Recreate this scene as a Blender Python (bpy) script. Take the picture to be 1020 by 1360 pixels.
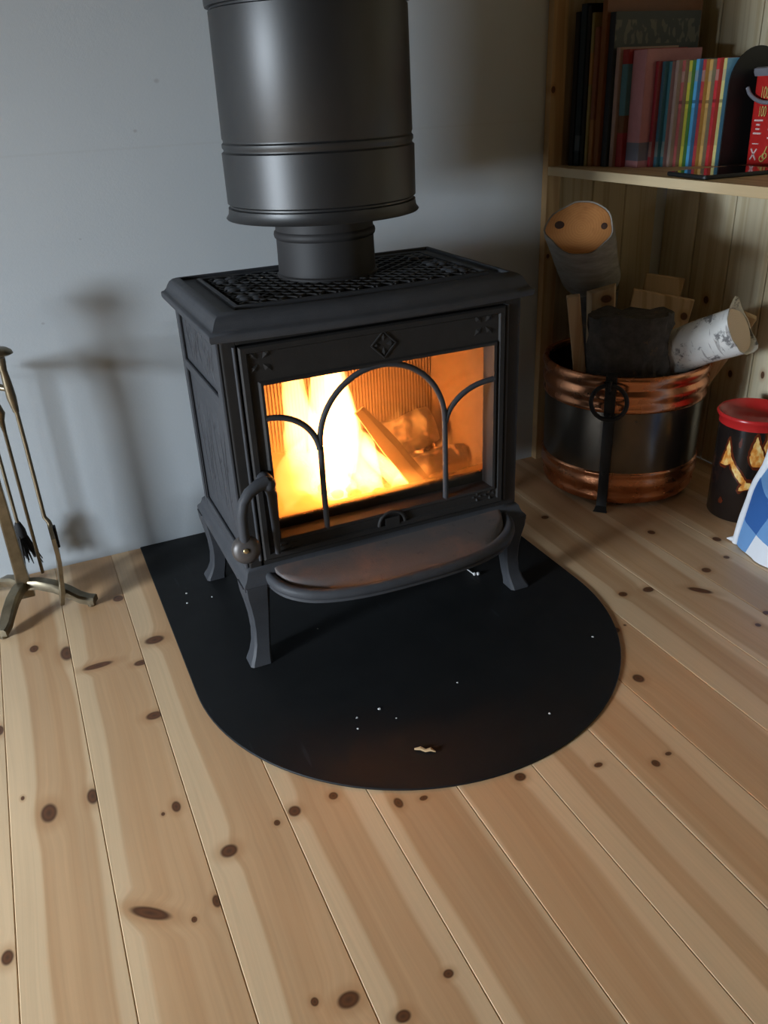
import bpy, bmesh, math, random
from mathutils import Vector, Matrix, noise

random.seed(7)
sc = bpy.context.scene
COL = sc.collection
for o in list(bpy.data.objects):
    bpy.data.objects.remove(o, do_unlink=True)

# ------------------------------------------------------------------ camera
cd = bpy.data.cameras.new('camera')
cam = bpy.data.objects.new('camera', cd)
COL.objects.link(cam)
cd.sensor_fit = 'HORIZONTAL'
cd.sensor_width = 36.0
cd.lens = 36.0 * 1097.156 / 1020.0
cd.clip_start = 0.02
_r = Vector((0.91105052, -0.40987203, -0.04463042))
_u = Vector((0.22244457, 0.39750691, 0.89022844))
_f = Vector((0.34713884, 0.82097087, -0.45332268))
cam.matrix_world = Matrix(((_r.x, _u.x, -_f.x, 0.0), (_r.y, _u.y, -_f.y, 0.0), (_r.z, _u.z, -_f.z, 1.0), (0, 0, 0, 1)))
sc.camera = cam

# ------------------------------------------------------------------ world, daylight, exposure
world = bpy.data.worlds.new('overcast_sky')
sc.world = world
world.use_nodes = True
world.node_tree.nodes['Background'].inputs[0].default_value = (0.62, 0.74, 0.92, 1)
world.node_tree.nodes['Background'].inputs[1].default_value = 1.2

WIN_Y0, WIN_Y1, WIN_Z0, WIN_Z1 = 0.38, 0.90, 0.30, 1.25     # window in the left wall
WX = -2.4
def area_light(name, loc, aim, sx, sy, power, color, spread=180):
    l = bpy.data.lights.new(name, 'AREA')
    l.shape = 'RECTANGLE'; l.size = sx; l.size_y = sy; l.energy = power; l.color = color
    l.spread = math.radians(spread)
    o = bpy.data.objects.new(name, l); COL.objects.link(o)
    o.location = loc
    o.rotation_euler = (Vector(aim) - Vector(loc)).to_track_quat('-Z', 'Z').to_euler()
    return o
area_light('window_daylight', (WX - 0.10, (WIN_Y0 + WIN_Y1) / 2, (WIN_Z0 + WIN_Z1) / 2),
           (0.5, 1.2, -0.55), WIN_Y1 - WIN_Y0, WIN_Z1 - WIN_Z0, 97, (0.79, 0.895, 1.0), 105)

sc.view_settings.view_transform = 'Standard'
sc.view_settings.look = 'None'
sc.view_settings.gamma = 1.0
sc.view_settings.use_curve_mapping = False
sc.view_settings.exposure = 0.0
sc.cycles.use_denoising = True
sc.cycles.max_bounces = 8
sc.cycles.diffuse_bounces = 4
sc.cycles.transparent_max_bounces = 12
sc.cycles.sample_clamp_indirect = 6.0

# ------------------------------------------------------------------ node helpers
class NT:
    def __init__(self, name):
        self.m = bpy.data.materials.new(name)
        self.m.use_nodes = True
        self.t = self.m.node_tree
        self.out = self.t.nodes['Material Output']
        self.b = self.t.nodes['Principled BSDF']
    def n(self, typ, **kw):
        x = self.t.nodes.new(typ)
        for k, v in kw.items():
            setattr(x, k, v)
        return x
    def l(self, a, b):
        self.t.links.new(a, b)
    def put(self, sock, v):
        if hasattr(v, 'is_linked') or isinstance(v, bpy.types.NodeSocket):
            self.t.links.new(v, sock)
        else:
            sock.default_value = v
    def math(self, op, a, b=None, c=None, clamp=False):
        x = self.n('ShaderNodeMath', operation=op, use_clamp=clamp)
        self.put(x.inputs[0], a)
        if b is not None: self.put(x.inputs[1], b)
        if c is not None: self.put(x.inputs[2], c)
        return x.outputs[0]
    def vmath(self, op, a, b=None):
        x = self.n('ShaderNodeVectorMath', operation=op)
        self.put(x.inputs[0], a)
        if b is not None: self.put(x.inputs[1], b)
        return x.outputs['Value'] if op in ('LENGTH', 'DISTANCE', 'DOT_PRODUCT') else x.outputs[0]
    def pos(self):
        return self.n('ShaderNodeNewGeometry').outputs['Position']
    def sep(self, v):
        x = self.n('ShaderNodeSeparateXYZ'); self.l(v, x.inputs[0]); return x.outputs
    def comb(self, a, b, c):
        x = self.n('ShaderNodeCombineXYZ')
        for s, v in zip(x.inputs, (a, b, c)): self.put(s, v)
        return x.outputs[0]
    def noise(self, vec, scale=5.0, detail=3.0, rough=0.5, dist=0.0):
        x = self.n('ShaderNodeTexNoise')
        if vec is not None: self.l(vec, x.inputs['Vector'])
        x.inputs['Scale'].default_value = scale; x.inputs['Detail'].default_value = detail
        x.inputs['Roughness'].default_value = rough; x.inputs['Distortion'].default_value = dist
        return x.outputs[0]
    def ramp(self, fac, stops, interp='LINEAR'):
        x = self.n('ShaderNodeValToRGB')
        x.color_ramp.interpolation = interp
        el = x.color_ramp.elements
        while len(el) > 1: el.remove(el[-1])
        el[0].position = stops[0][0]; el[0].color = tuple(stops[0][1][:3]) + (1,)
        for p, c in stops[1:]:
            e = el.new(p); e.color = tuple(c[:3]) + (1,)
        self.put(x.inputs[0], fac)
        return x.outputs[0]
    def smooth(self, v, a, b, c=0.0, d=1.0):
        x = self.n('ShaderNodeMapRange', interpolation_type='SMOOTHSTEP')
        self.put(x.inputs[0], v)
        for i, k in enumerate((a, b, c, d)): self.put(x.inputs[i + 1], k)
        return x.outputs[0]
    def mix(self, f, a, b):
        x = self.n('ShaderNodeMix', data_type='RGBA')
        self.put(x.inputs[0], f)
        for s, v in ((x.inputs[6], a), (x.inputs[7], b)):
            if isinstance(v, (tuple, list)): s.default_value = tuple(v[:3]) + (1,)
            else: self.l(v, s)
        return x.outputs[2]
    def bump(self, h, strength=0.2, dist=0.01):
        x = self.n('ShaderNodeBump'); x.inputs['Strength'].default_value = strength
        x.inputs['Distance'].default_value = dist
        self.l(h, x.inputs['Height']); self.l(x.outputs[0], self.b.inputs['Normal'])
    def set(self, color=None, rough=None, metal=None, spec=None, coat=None):
        if color is not None:
            if isinstance(color, (tuple, list)): self.b.inputs['Base Color'].default_value = tuple(color[:3]) + (1,)
            else: self.l(color, self.b.inputs['Base Color'])
        if rough is not None: self.put(self.b.inputs['Roughness'], rough)
        if metal is not None: self.b.inputs['Metallic'].default_value = metal
        if spec is not None: self.b.inputs['Specular IOR Level'].default_value = spec
        if coat is not None: self.b.inputs['Coat Weight'].default_value = coat
        return self.m

def simple(name, color, rough=0.5, metal=0.0, spec=0.5, vary=0.12, scale=25.0, bump=0.0):
    t = NT(name)
    p = t.n('ShaderNodeTexCoord').outputs['Object']
    nz = t.noise(p, scale, 4)
    lo = [c * (1 - vary) for c in color]; hi = [min(1, c * (1 + vary)) for c in color]
    c = t.mix(nz, lo, hi)
    t.set(c, rough, metal, spec)
    if bump: t.bump(t.noise(p, scale * 8, 3), bump, 0.002)
    return t.m

# pine: boards along a world axis, with knots bending the grain
PALE = (0.73, 0.515, 0.31)
HEART = (0.555, 0.325, 0.165)
def pine(name, along='Y', across='X', seed=0.0, knots=(), heart=None, w=0.1328, x0=0.0, pale=PALE, dark=HEART, rough=0.38, tone=1.0):
    t = NT(name)
    s = t.sep(t.pos())
    ax = {'X': 0, 'Y': 1, 'Z': 2}
    a = s[ax[across]]; v = s[ax[along]]
    third = [k for k in 'XYZ' if k not in (along, across)][0]
    c3 = s[ax[third]]
    vs = t.math('ADD', v, seed * 7.31)
    wob = t.noise(t.comb(t.math('MULTIPLY', a, 6.0), t.math('MULTIPLY', vs, 1.3), seed), 1.0, 2)
    wob = t.math('MULTIPLY', t.math('SUBTRACT', wob, 0.5), 0.05)
    aw = t.math('ADD', a, wob)
    dmin = None; swirl = None
    for kk in knots:
        kx, ky, rx, ry = kk[:4]
        an = math.radians(kk[4]) if len(kk) > 4 else 0.0
        da, dv = t.math('SUBTRACT', a, kx), t.math('SUBTRACT', v, ky)
        if an:
            ca, sa = math.cos(an), math.sin(an)
            da, dv = (t.math('ADD', t.math('MULTIPLY', da, ca), t.math('MULTIPLY', dv, sa)), t.math('SUBTRACT', t.math('MULTIPLY', dv, ca), t.math('MULTIPLY', da, sa)))
        d = t.vmath('LENGTH', t.comb(t.math('MULTIPLY', da, 1.0 / rx), t.math('MULTIPLY', dv, 1.0 / ry), 0.0))
        g = t.smooth(d, 0.6, 4.2, 0.55 * rx, 0.0)
        swirl = g if swirl is None else t.math('ADD', swirl, g)
        dmin = d if dmin is None else t.math('MINIMUM', dmin, d)
    if swirl is not None:
        aw = t.math('ADD', aw, swirl)
    fine = t.noise(t.comb(t.math('MULTIPLY', aw, 190.0), t.math('MULTIPLY', vs, 2.2), t.math('MULTIPLY', c3, 60.0)), 1.0, 3, 0.6)
    rings = t.noise(t.comb(t.math('MULTIPLY', aw, 46.0), t.math('MULTIPLY', vs, 0.45), seed), 1.0, 2, 0.5)
    big = t.noise(t.comb(t.math('MULTIPLY', a, 10.0), t.math('MULTIPLY', vs, 1.7), seed + 3), 1.0, 3)
    if heart is None:
        hm = t.smooth(rings, 0.45, 0.62)
    else:
        h0, h1 = x0 + heart[0] * w, x0 + heart[1] * w
        hm = t.math('MULTIPLY', t.smooth(aw, h0 - 0.0045, h0 + 0.0035), t.smooth(aw, h1 - 0.006, h1 + 0.006, 1.0, 0.0))
    hm2 = t.math('MULTIPLY', hm, t.math('ADD', 0.45, t.math('MULTIPLY', rings, 0.75)))
    col = t.mix(hm2, [k * tone for k in pale], [k * tone for k in dark])
    fl_ = t.math('ADD', 0.86, t.math('MULTIPLY', fine, 0.26))
    bg = t.math('ADD', 0.82, t.math('MULTIPLY', big, 0.36))
    mul = t.n('ShaderNodeMix', data_type='RGBA', blend_type='MULTIPLY'); mul.inputs[0].default_value = 1
    t.l(col, mul.inputs[6]); t.l(t.comb(t.math('MULTIPLY', fl_, bg), t.math('MULTIPLY', fl_, bg), t.math('MULTIPLY', fl_, t.math('MULTIPLY', bg, 0.985))), mul.inputs[7])
    col = mul.outputs[2]
    if dmin is not None:
        halo = t.smooth(dmin, 0.9, 2.6, 0.45, 0.0)
        col = t.mix(halo, col, (0.42 * tone, 0.205 * tone, 0.08 * tone))
        kc = t.ramp(t.math('MULTIPLY', dmin, 0.5), [(0.0, (0.055, 0.020, 0.010)), (0.25, (0.13, 0.046, 0.017)), (0.40, (0.075, 0.026, 0.011)), (0.5, (0.06, 0.02, 0.009))])
        col = t.mix(t.smooth(dmin, 0.75, 1.20, 0.95, 0.0), col, kc)
    t.set(col, t.math('ADD', rough - 0.04, t.math('MULTIPLY', fine, 0.10)), 0.0, 0.42)
    t.bump(fine, 0.06, 0.002)
    return t.m

# ------------------------------------------------------------------ mesh helpers
class MB:
    def __init__(self):
        self.v = []; self.f = []
    def add(self, vs, fs):
        k = len(self.v)
        self.v += [Vector(p) for p in vs]
        self.f += [tuple(i + k for i in f) for f in fs]
        return self
    def box(self, x0, x1, y0, y1, z0, z1, M=None):
        vs = [Vector((x, y, z)) for z in (z0, z1) for y in (y0, y1) for x in (x0, x1)]
        if M is not None: vs = [M @ p for p in vs]
        return self.add(vs, [(0, 2, 3, 1), (4, 5, 7, 6), (0, 1, 5, 4), (2, 6, 7, 3), (0, 4, 6, 2), (1, 3, 7, 5)])
    def loft(self, rings, cap0=True, cap1=True, closed=True):
        n = len(rings[0]); vs = [p for r in rings for p in r]; fs = []
        for i in range(len(rings) - 1):
            for j in range(n if closed else n - 1):
                a = i * n + j; b = i * n + (j + 1) % n
                fs.append((a, b, b + n, a + n))
        if cap0: fs.append(tuple(reversed(range(n))))
        if cap1: fs.append(tuple(range((len(rings) - 1) * n, len(rings) * n)))
        return self.add(vs, fs)
    def lathe(self, prof, c=(0, 0, 0), seg=48, M=None, cap0=False, cap1=False):
        rings = []
        for r, z in prof:
            ring = [Vector((r * math.cos(2 * math.pi * k / seg), r * math.sin(2 * math.pi * k / seg), z)) for k in range(seg)]
            if M is not None: ring = [M @ p for p in ring]
            rings.append([p + Vector(c) for p in ring])
        return self.loft(rings, cap0, cap1)
    def tube(self, path, rad, seg=10, caps=True, flat=1.0, up=None):
        path = [Vector(p) for p in path]
        if not isinstance(rad, (list, tuple)): rad = [rad] * len(path)
        rings = []; ref = Vector(up) if up else None
        for i, p in enumerate(path):
            d = (path[min(i + 1, len(path) - 1)] - path[max(i - 1, 0)]).normalized()
            if ref is None:
                ref = Vector((0, 0, 1)) if abs(d.z) < 0.9 else Vector((1, 0, 0))
            s = d.cross(ref)
            if s.length < 1e-6: s = d.orthogonal()
            s.normalize(); q = s.cross(d).normalized()
            if not up: ref = q
            rings.append([p + s * (math.cos(2 * math.pi * k / seg) * rad[i]) + q * (math.sin(2 * math.pi * k / seg) * rad[i] * flat) for k in range(seg)])
        return self.loft(rings, caps, caps)
    def torus(self, c, R, r, nrm=(0, 1, 0), seg=32, sub=8, a0=0.0, a1=2 * math.pi):
        q = Vector(nrm).to_track_quat('Z', 'Y')
        full = abs(a1 - a0 - 2 * math.pi) < 1e-6
        n = seg if full else seg + 1
        pts = [Vector(c) + q @ Vector((R * math.cos(a0 + (a1 - a0) * k / seg), R * math.sin(a0 + (a1 - a0) * k / seg), 0)) for k in range(n)]
        if not full: return self.tube(pts, r, sub)
        rings = []
        for k in range(seg):
            a = 2 * math.pi * k / seg
            rings.append([Vector(c) + q @ Vector(((R + r * math.cos(b)) * math.cos(a), (R + r * math.cos(b)) * math.sin(a), r * math.sin(b))) for b in [2 * math.pi * j / sub for j in range(sub)]])
        rings.append(rings[0])
        return self.loft(rings, False, False)
    def prism(self, poly, O, U, V, depth):
        """polygon in (U,V) at O extruded along U x V by depth"""
        O, U, V = Vector(O), Vector(U), Vector(V); N = U.cross(V).normalized()
        a = [O + U * p[0] + V * p[1] for p in poly]
        return self.loft([a, [p + N * depth for p in a]])
    def sphere(self, c, r, seg=16, rings=10, sc_=(1, 1, 1)):
        pr = [(max(1e-5, math.sin(math.pi * k / rings)), -math.cos(math.pi * k / rings)) for k in range(rings + 1)]
        M = Matrix.Diagonal((r * sc_[0], r * sc_[1], r * sc_[2], 1))
        return self.lathe(pr, c, seg, M, True, True)
    def build(self, name, mat, parent=None, smooth=35, bevel=0.0, bseg=2, origin=True):
        me = bpy.data.meshes.new(name)
        me.from_pydata([tuple(p) for p in self.v], [], self.f)
        bm = bmesh.new(); bm.from_mesh(me)
        bmesh.ops.remove_doubles(bm, verts=bm.verts, dist=1e-6)
        bmesh.ops.recalc_face_normals(bm, faces=bm.faces)
        if bevel > 0:
            ed = [e for e in bm.edges if len(e.link_faces) == 2 and e.calc_face_angle(0) > math.radians(32)]
            bmesh.ops.bevel(bm, geom=ed, offset=bevel, segments=bseg, affect='EDGES', profile=0.6, clamp_overlap=True)
        bm.to_mesh(me); bm.free()
        o = bpy.data.objects.new(name, me)
        COL.objects.link(o)
        if mat is not None: me.materials.append(mat)
        if parent is not None:
            off = Vector(parent.get('_w', (0, 0, 0)))
            me.transform(Matrix.Translation(-off))
            o.parent = parent
            o['_w'] = tuple(off)
        elif origin:
            xs = [p.co for p in me.vertices]
            lo = Vector([min(p[i] for p in xs) for i in range(3)]); hi = Vector([max(p[i] for p in xs) for i in range(3)])
            off = Vector(((lo.x + hi.x) / 2, (lo.y + hi.y) / 2, lo.z))
            me.transform(Matrix.Translation(-off)); o.location = off; o['_w'] = tuple(off)
        if smooth:
            for p in me.polygons: p.use_smooth = True
            me.set_sharp_from_angle(angle=math.radians(smooth))
        return o

def tag(o, label, cat, group=None, kind=None):
    if label: o['label'] = label
    if cat: o['category'] = cat
    if group: o['group'] = group
    if kind: o['kind'] = kind
    return o
def thing(name, loc, label, cat, group=None):
    o = bpy.data.objects.new(name, None); COL.objects.link(o)
    o.empty_display_size = 0.05
    o.location = loc; o['_w'] = tuple(loc)
    return tag(o, label, cat, group)
def struct(o):
    o['kind'] = 'structure'; return o
def rect_ring(x0, x1, y0, y1, z, bow=0.0, n=14, r=0.0):
    """counter-clockwise outline with the front (low y) edge bowed outwards"""
    pts = []
    for k in range(n + 1):
        t = k / n
        pts.append(Vector((x0 + (x1 - x0) * t, y0 - bow * (1 - (2 * t - 1) ** 2), z)))
    pts += [Vector((x1, y1, z)), Vector((x0, y1, z))]
    return pts

# ================================================================== STRUCTURE
WALL_Y, WALL_R, WALL_F, CEIL = 1.93, 1.72, -2.3, 2.35
BW, BX0 = 0.132841, -0.194568

m_sub = simple('dark_subfloor', (0.26, 0.17, 0.10), 0.8)
floor = struct(MB().box(WX, WALL_R, WALL_F, WALL_Y, -0.06, -0.022).build('floor', m_sub))
KNOTS = {
    -1: [(-0.206, 0.869, .008, .012), (-0.202, 1.357, .006, .014)],
    0: [(-.136, 1.109, .0125, .021), (-.068, 1.114, .009, .018), (-.173, 1.162, .003, .005), (-.130, 1.596, .009, .013), (-.069, 1.547, .013, .026)],
    1: [(.051, 1.03, .007, .012), (.029, 1.024, .003, .004), (-.021, .852, .031, .009, -38), (.032, .815, .004, .005), (.067, .83, .006, .011),
        (-.016, 1.473, .029, .009), (.064, 1.442, .014, .009), (.059, 1.268, .015, .011), (.058, 1.712, .012, .013)],
    2: [(.105, .907, .013, .012), (.186, .926, .005, .006), (.181, .618, .0145, .011), (.142, .634, .005, .006), (.103, 1.509, .020, .014)],
    3: [(.218, .936, .010, .011), (.284, .938, .0075, .008), (.308, .594, .007, .006), (.233, .57, .010, .008)],
    4: [(.371, .878, .007, .011), (.411, .869, .007, .005)],
    5: [(.571, .839, .010, .009)],
    6: [(.699, .804, .008, .005)],
    7: [(.784, .765, .007, .008), (.817, .773, .006, .004)],
    8: [(.902, .951, .0105, .012), (.961, 1.095, .011, .009), (.990, 1.10, .003, .003)],
    9: [(1.061, 1.195, .010, .009), (1.121, 1.184, .0135, .010), (1.119, 1.579, .010, .009)],
    10: [(1.216, 1.129, .026, .009, -50), (1.225, .976, .006, .006)],
    11: [(1.288, 1.187, .011, .010), (1.369, 1.209, .007, .007), (1.273, 1.0, .008, .007), (1.30, 1.386, .009, .010)],
    12: [(1.412, 1.284, .010, .011)],
}
HEARTS = {-1: (.1, .7), 0: (.30, .86), 1: (.24, 1.2), 2: (.30, 1.2), 3: (.26, .80), 4: (.16, .9), 5: (.05, .75), 6: (.32, .62),
          7: (.05, .70), 8: (-.2, .95), 9: (.45, .9), 10: (.1, .8), 11: (-.2, .7), 12: (.2, .95), 13: (.1, .8), 14: (.3, .9)}
rb = random.Random(3)
anon = [pine('pine_floor_plain_%d' % k, seed=50 + k, rough=0.36) for k in range(3)]
for i in range(-17, 15):
    x0 = BX0 + i * BW; x1 = x0 + BW
    if x0 < WX - 0.1: continue
    xa, xb = max(x0 + 0.00015, WX), min(x1 - 0.00015, WALL_R)
    if xb - xa < 0.01: continue
    if -2 <= i:
        m = pine('pine_floorboard_%d' % i, seed=i + 20.0, knots=KNOTS.get(i, ()), heart=HEARTS.get(i, (.2, .8)), x0=x0, rough=0.36, tone=0.97 + 0.06 * rb.random())
    else:
        m = anon[i % 3]
    MB().box(xa, xb, WALL_F, WALL_Y, -0.022, 0.0).build('floorboard', m, floor, smooth=0, bevel=0.0013, bseg=1)

t = NT('painted_wall')
p_ = t.pos()
wv = t.n('ShaderNodeTexWave', wave_type='BANDS', bands_direction='X'); wv.inputs['Scale'].default_value = 160; wv.inputs['Distortion'].default_value = 3
t.l(p_, wv.inputs['Vector'])
sp_ = t.sep(p_)
cl = t.mix(t.noise(p_, 2.2, 4), (0.50, 0.545, 0.575), (0.575, 0.62, 0.65))
for (sx, sz, rr) in ((0.359, 1.04, .008), (0.039, 0.586, .005), (0.30, .95, .006), (.15, .75, .004)):
    d = t.vmath('LENGTH', t.comb(t.math('SUBTRACT', sp_[0], sx), 0.0, t.math('MULTIPLY', t.math('SUBTRACT', sp_[2], sz), 1.4)))
    cl = t.mix(t.smooth(d, 0.3 * rr, rr, 0.35, 0.0), cl, (0.22, 0.20, 0.21))
seam = t.math('ABSOLUTE', t.math('SUBTRACT', sp_[2], 0.918))
cl = t.mix(t.smooth(seam, 0.0008, 0.0035, 0.13, 0.0), cl, (0.40, 0.41, 0.40))
t.set(cl, 0.55, 0, 0.35)
t.bump(t.math('ADD', t.noise(p_, 220, 2), t.math('MULTIPLY', wv.outputs['Fac'], 0.15)), 0.10, 0.002)
m_wall = t.m
m_ceil = simple('ceiling_paint', (0.30, 0.27, 0.23), 0.8)
m_otherwall = simple('timber_wall_paint', (0.20, 0.17, 0.135), 0.7)
struct(MB().box(WX - .1, WALL_R + .1, WALL_Y, WALL_Y + 0.1, -0.06, CEIL).build('wall_back', m_wall, smooth=0))
struct(MB().box(WX - .1, WALL_R + .1, WALL_F - 0.1, WALL_F, -0.06, CEIL).build('wall_front', m_otherwall, smooth=0))
struct(MB().box(WX - .1, WALL_R + .1, WALL_F - .1, WALL_Y + .1, CEIL, CEIL + 0.1).build('ceiling', m_ceil, smooth=0))
wl = MB()
wl.box(WX - .08, WX, WALL_F, WIN_Y0, -0.06, CEIL); wl.box(WX - .08, WX, WIN_Y1, WALL_Y, -0.06, CEIL)
wl.box(WX - .08, WX, WIN_Y0, WIN_Y1, -0.06, WIN_Z0); wl.box(WX - .08, WX, WIN_Y0, WIN_Y1, WIN_Z1, CEIL)
struct(wl.build('wall_left', m_otherwall, smooth=0))
m_white = simple('white_window_paint', (0.75, 0.75, 0.73), 0.4)
wf = MB(); e = 0.05
wf.box(WX - .06, WX + .02, WIN_Y0, WIN_Y0 + e, WIN_Z0, WIN_Z1); wf.box(WX - .06, WX + .02, WIN_Y1 - e, WIN_Y1, WIN_Z0, WIN_Z1)
wf.box(WX - .06, WX + .02, WIN_Y0 + e, WIN_Y1 - e, WIN_Z0, WIN_Z0 + e); wf.box(WX - .06, WX + .02, WIN_Y0 + e, WIN_Y1 - e, WIN_Z1 - e, WIN_Z1)
struct(wf.build('window_1', m_white, smooth=0, bevel=0.003))
# right wall: panelling boards with grooves
m_behind = simple('dark_wall_core', (0.12, 0.09, 0.06), 0.8)
wall_r = struct(MB().box(WALL_R + 0.014, WALL_R + 0.1, WALL_F, WALL_Y, -0.06, CEIL).build('wall_right', m_behind, smooth=0))
yb = 1.93; k = 0
while yb > WALL_F:
    y1 = yb; y0 = max(WALL_F, yb - 0.1295)
    if k < 9:
        kn = [(y0 + rb.uniform(.03, .1), z, rb.uniform(.006, .010), rb.uniform(.008, .014)) for z in [rb.uniform(.1, .5), rb.uniform(.55, 1.0), rb.uniform(1.1, 2)]]
        if k == 3: kn = [(1.505, 0.66, .006, .009), (1.50, .30, .006, .010)]
        mm = pine('pine_panelling_%d' % k, along='Z', across='Y', seed=80 + k, knots=kn, rough=0.55, pale=(0.70, 0.62, 0.44), dark=(0.58, 0.48, 0.30))
    else:
        mm = mm
    MB().box(WALL_R, WALL_R + 0.013, y0 + 0.0016, y1 - 0.0016, 0, CEIL).build('panel_board', mm, wall_r, smooth=0, bevel=0.003, bseg=1)
    yb -= 0.1295; k += 1

# ================================================================== HEARTH PLATE
t = NT('black_hearth_plate')
p_ = t.pos()
c1 = t.mix(t.noise(p_, 9, 5, 0.6), (0.0055, 0.0062, 0.007), (0.011, 0.012, 0.013))
dust = t.smooth(t.noise(p_, 240, 2, 0.7), 0.70, 0.80)
c1 = t.mix(t.math('MULTIPLY', dust, 0.22), c1, (0.12, 0.12, 0.12))
scr = t.smooth(t.noise(t.vmath('MULTIPLY', p_, (60, 6, 1)), 1.0, 2), 0.70, 0.76)
c1 = t.mix(t.math('MULTIPLY', scr, 0.12), c1, (0.07, 0.085, 0.10))
t.set(c1, t.math('ADD', 0.42, t.math('MULTIPLY', t.noise(p_, 14, 4), 0.22)), 0, 0.28)
t.bump(t.noise(p_, 500, 2), 0.15, 0.001)
m_plate = t.m
pl = [(0.143, 1.928)]
cxm, cym, rm = 0.576, 1.29, 0.433
for k in range(61):
    a = math.pi + math.pi * k / 60
    pl.append((cxm + rm * math.cos(a), cym + (rm + .004) * math.sin(a)))
pl.append((1.009, 1.928))
plate = MB().prism(pl, (0, 0, 0.0), (1, 0, 0), (0, 1, 0), 0.004).build('hearth_plate', m_plate, smooth=35, bevel=0.0012, bseg=1)
tag(plate, 'black round-fronted steel hearth plate on the pine floor under the stove', 'hearth plate')
PZ = 0.004

# ================================================================== STOVE
t = NT('grey_black_cast_iron')
p_ = t.pos()
ci = t.mix(t.noise(p_, 30, 5, 0.6), (0.038, 0.040, 0.045), (0.062, 0.065, 0.073))
t.set(ci, t.math('ADD', 0.45, t.math('MULTIPLY', t.noise(p_, 60, 3), 0.14)), 0.0, 0.22)
t.bump(t.noise(p_, 420, 3, 0.6), 0.22, 0.0015)
m_iron = t.m
t = NT('black_cast_iron_door')
p_ = t.pos()
ci = t.mix(t.noise(p_, 30, 5, 0.6), (0.020, 0.0192, 0.019), (0.034, 0.0325, 0.032))
t.set(ci, 0.5, 0.0, 0.2)
t.bump(t.noise(p_, 420, 3, 0.6), 0.2, 0.0015)
m_door = t.m
t = NT('worn_iron_shelf')
p_ = t.pos()
rs = t.smooth(t.noise(p_, 11, 5, 0.65), 0.48, 0.70)
ci = t.mix(rs, (0.10, 0.09, 0.088), (0.15, 0.105, 0.092))
ci = t.mix(t.smooth(t.noise(p_, 60, 4), 0.62, 0.75, 0.0, 0.6), ci, (0.04, 0.035, 0.035))
t.set(ci, 0.55, 0, 0.4)
t.bump(t.noise(p_, 300, 3), 0.2, 0.0015)
m_lipin = t.m
m_soot = simple('sooty_black', (0.012, 0.011, 0.010), 0.9, vary=0.3)

SC = 0.578
stove = thing('wood_stove', (SC, 1.52, PZ), 'black cast-iron wood stove with arched glass door and burning fire', 'stove')
BXA, BXB, BYA, BYB, BZA, BZB = 0.288, 0.868, 1.345, 1.680, 0.205, 0.648

# top plate: moulded edge, bowed front
TX0, TX1, TY0, TY1 = 0.268, 0.888, 1.322, 1.735
def top_ring(d, z, bow=0.020):
    return rect_ring(TX0 + d, TX1 - d, TY0 + d, TY1 - d, z, bow)
mb = MB()
prof = [(0.018, .644), (0.002, .646), (0, .650), (0, .657), (.0015, .660), (.006, .662), (.010, .667), (.013, .674), (.017, .681), (.023, .686), (.030, .6885), (.033, .689), (.036, .688), (.038, .683), (.062, .682), (.063, .687), (.067, .689), (.072, .687), (.074, .680)]
mb.loft([top_ring(d, z, 0.020 if d < .06 else 0.012) for d, z in prof], True, True)
mb.build('top_plate', m_iron, stove, smooth=40)
# lattice grille of diagonal bars in the recess of the top plate
gx0, gx1, gy0, gy1 = TX0 + .078, TX1 - .078, TY0 + .076, TY1 - .080
mb = MB(); pitch = 0.0265
def clip_diag(c, s):
    # line y = s*(x-gx0)+c clipped to the rectangle
    pts = []
    for x in (gx0, gx1):
        y = gy0 + s * (x - gx0) + c
        if gy0 <= y <= gy1: pts.append((x, y))
    for y in (gy0, gy1):
        x = gx0 + (y - gy0 - c) / s
        if gx0 < x < gx1: pts.append((x, y))
    return sorted(pts)[:1] + sorted(pts)[-1:] if len(pts) >= 2 else None
W_, H_ = gx1 - gx0, gy1 - gy0
sl = 0.8
for s in (sl, -sl):
    c = -sl * W_ if s > 0 else 0
    lim = H_ if s > 0 else H_ + sl * W_
    kk = 0
    while c < lim:
        seg_ = clip_diag(c, s)
        if seg_ and (Vector(seg_[1]) - Vector(seg_[0])).length > 0.015:
            a, b = Vector(seg_[0]), Vector(seg_[1]); d = (b - a).normalized(); nn = Vector((-d.y, d.x)) * 0.0040; n2 = nn * 0.45
            z0, z1 = 0.679, 0.6872
            ring = lambda q: [Vector((q.x + nn.x, q.y + nn.y, z0)), Vector((q.x - nn.x, q.y - nn.y, z0)), Vector((q.x - n2.x, q.y - n2.y, z1)), Vector((q.x + n2.x, q.y + n2.y, z1))]
            mb.loft([ring(a), ring(b)])
        c += pitch * math.sqrt(1 + sl * sl) * 0.86; kk += 1
mb.build('top_grille', m_door, stove, smooth=0)
for sx in (gx0 + .028, gx1 - .028):
    for sy in (gy0 + .045, (gy0 + gy1) / 2, gy1 - .045):
        mb = MB()
        for a in range(4):
            an = a * math.pi / 2 + math.pi / 4
            mb.sphere((sx + .015 * math.cos(an), sy + .015 * math.sin(an), .686), 0.012, 10, 6, (1, 1, .45))
        mb.build('grille_rosette', m_iron, stove, smooth=60)

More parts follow.
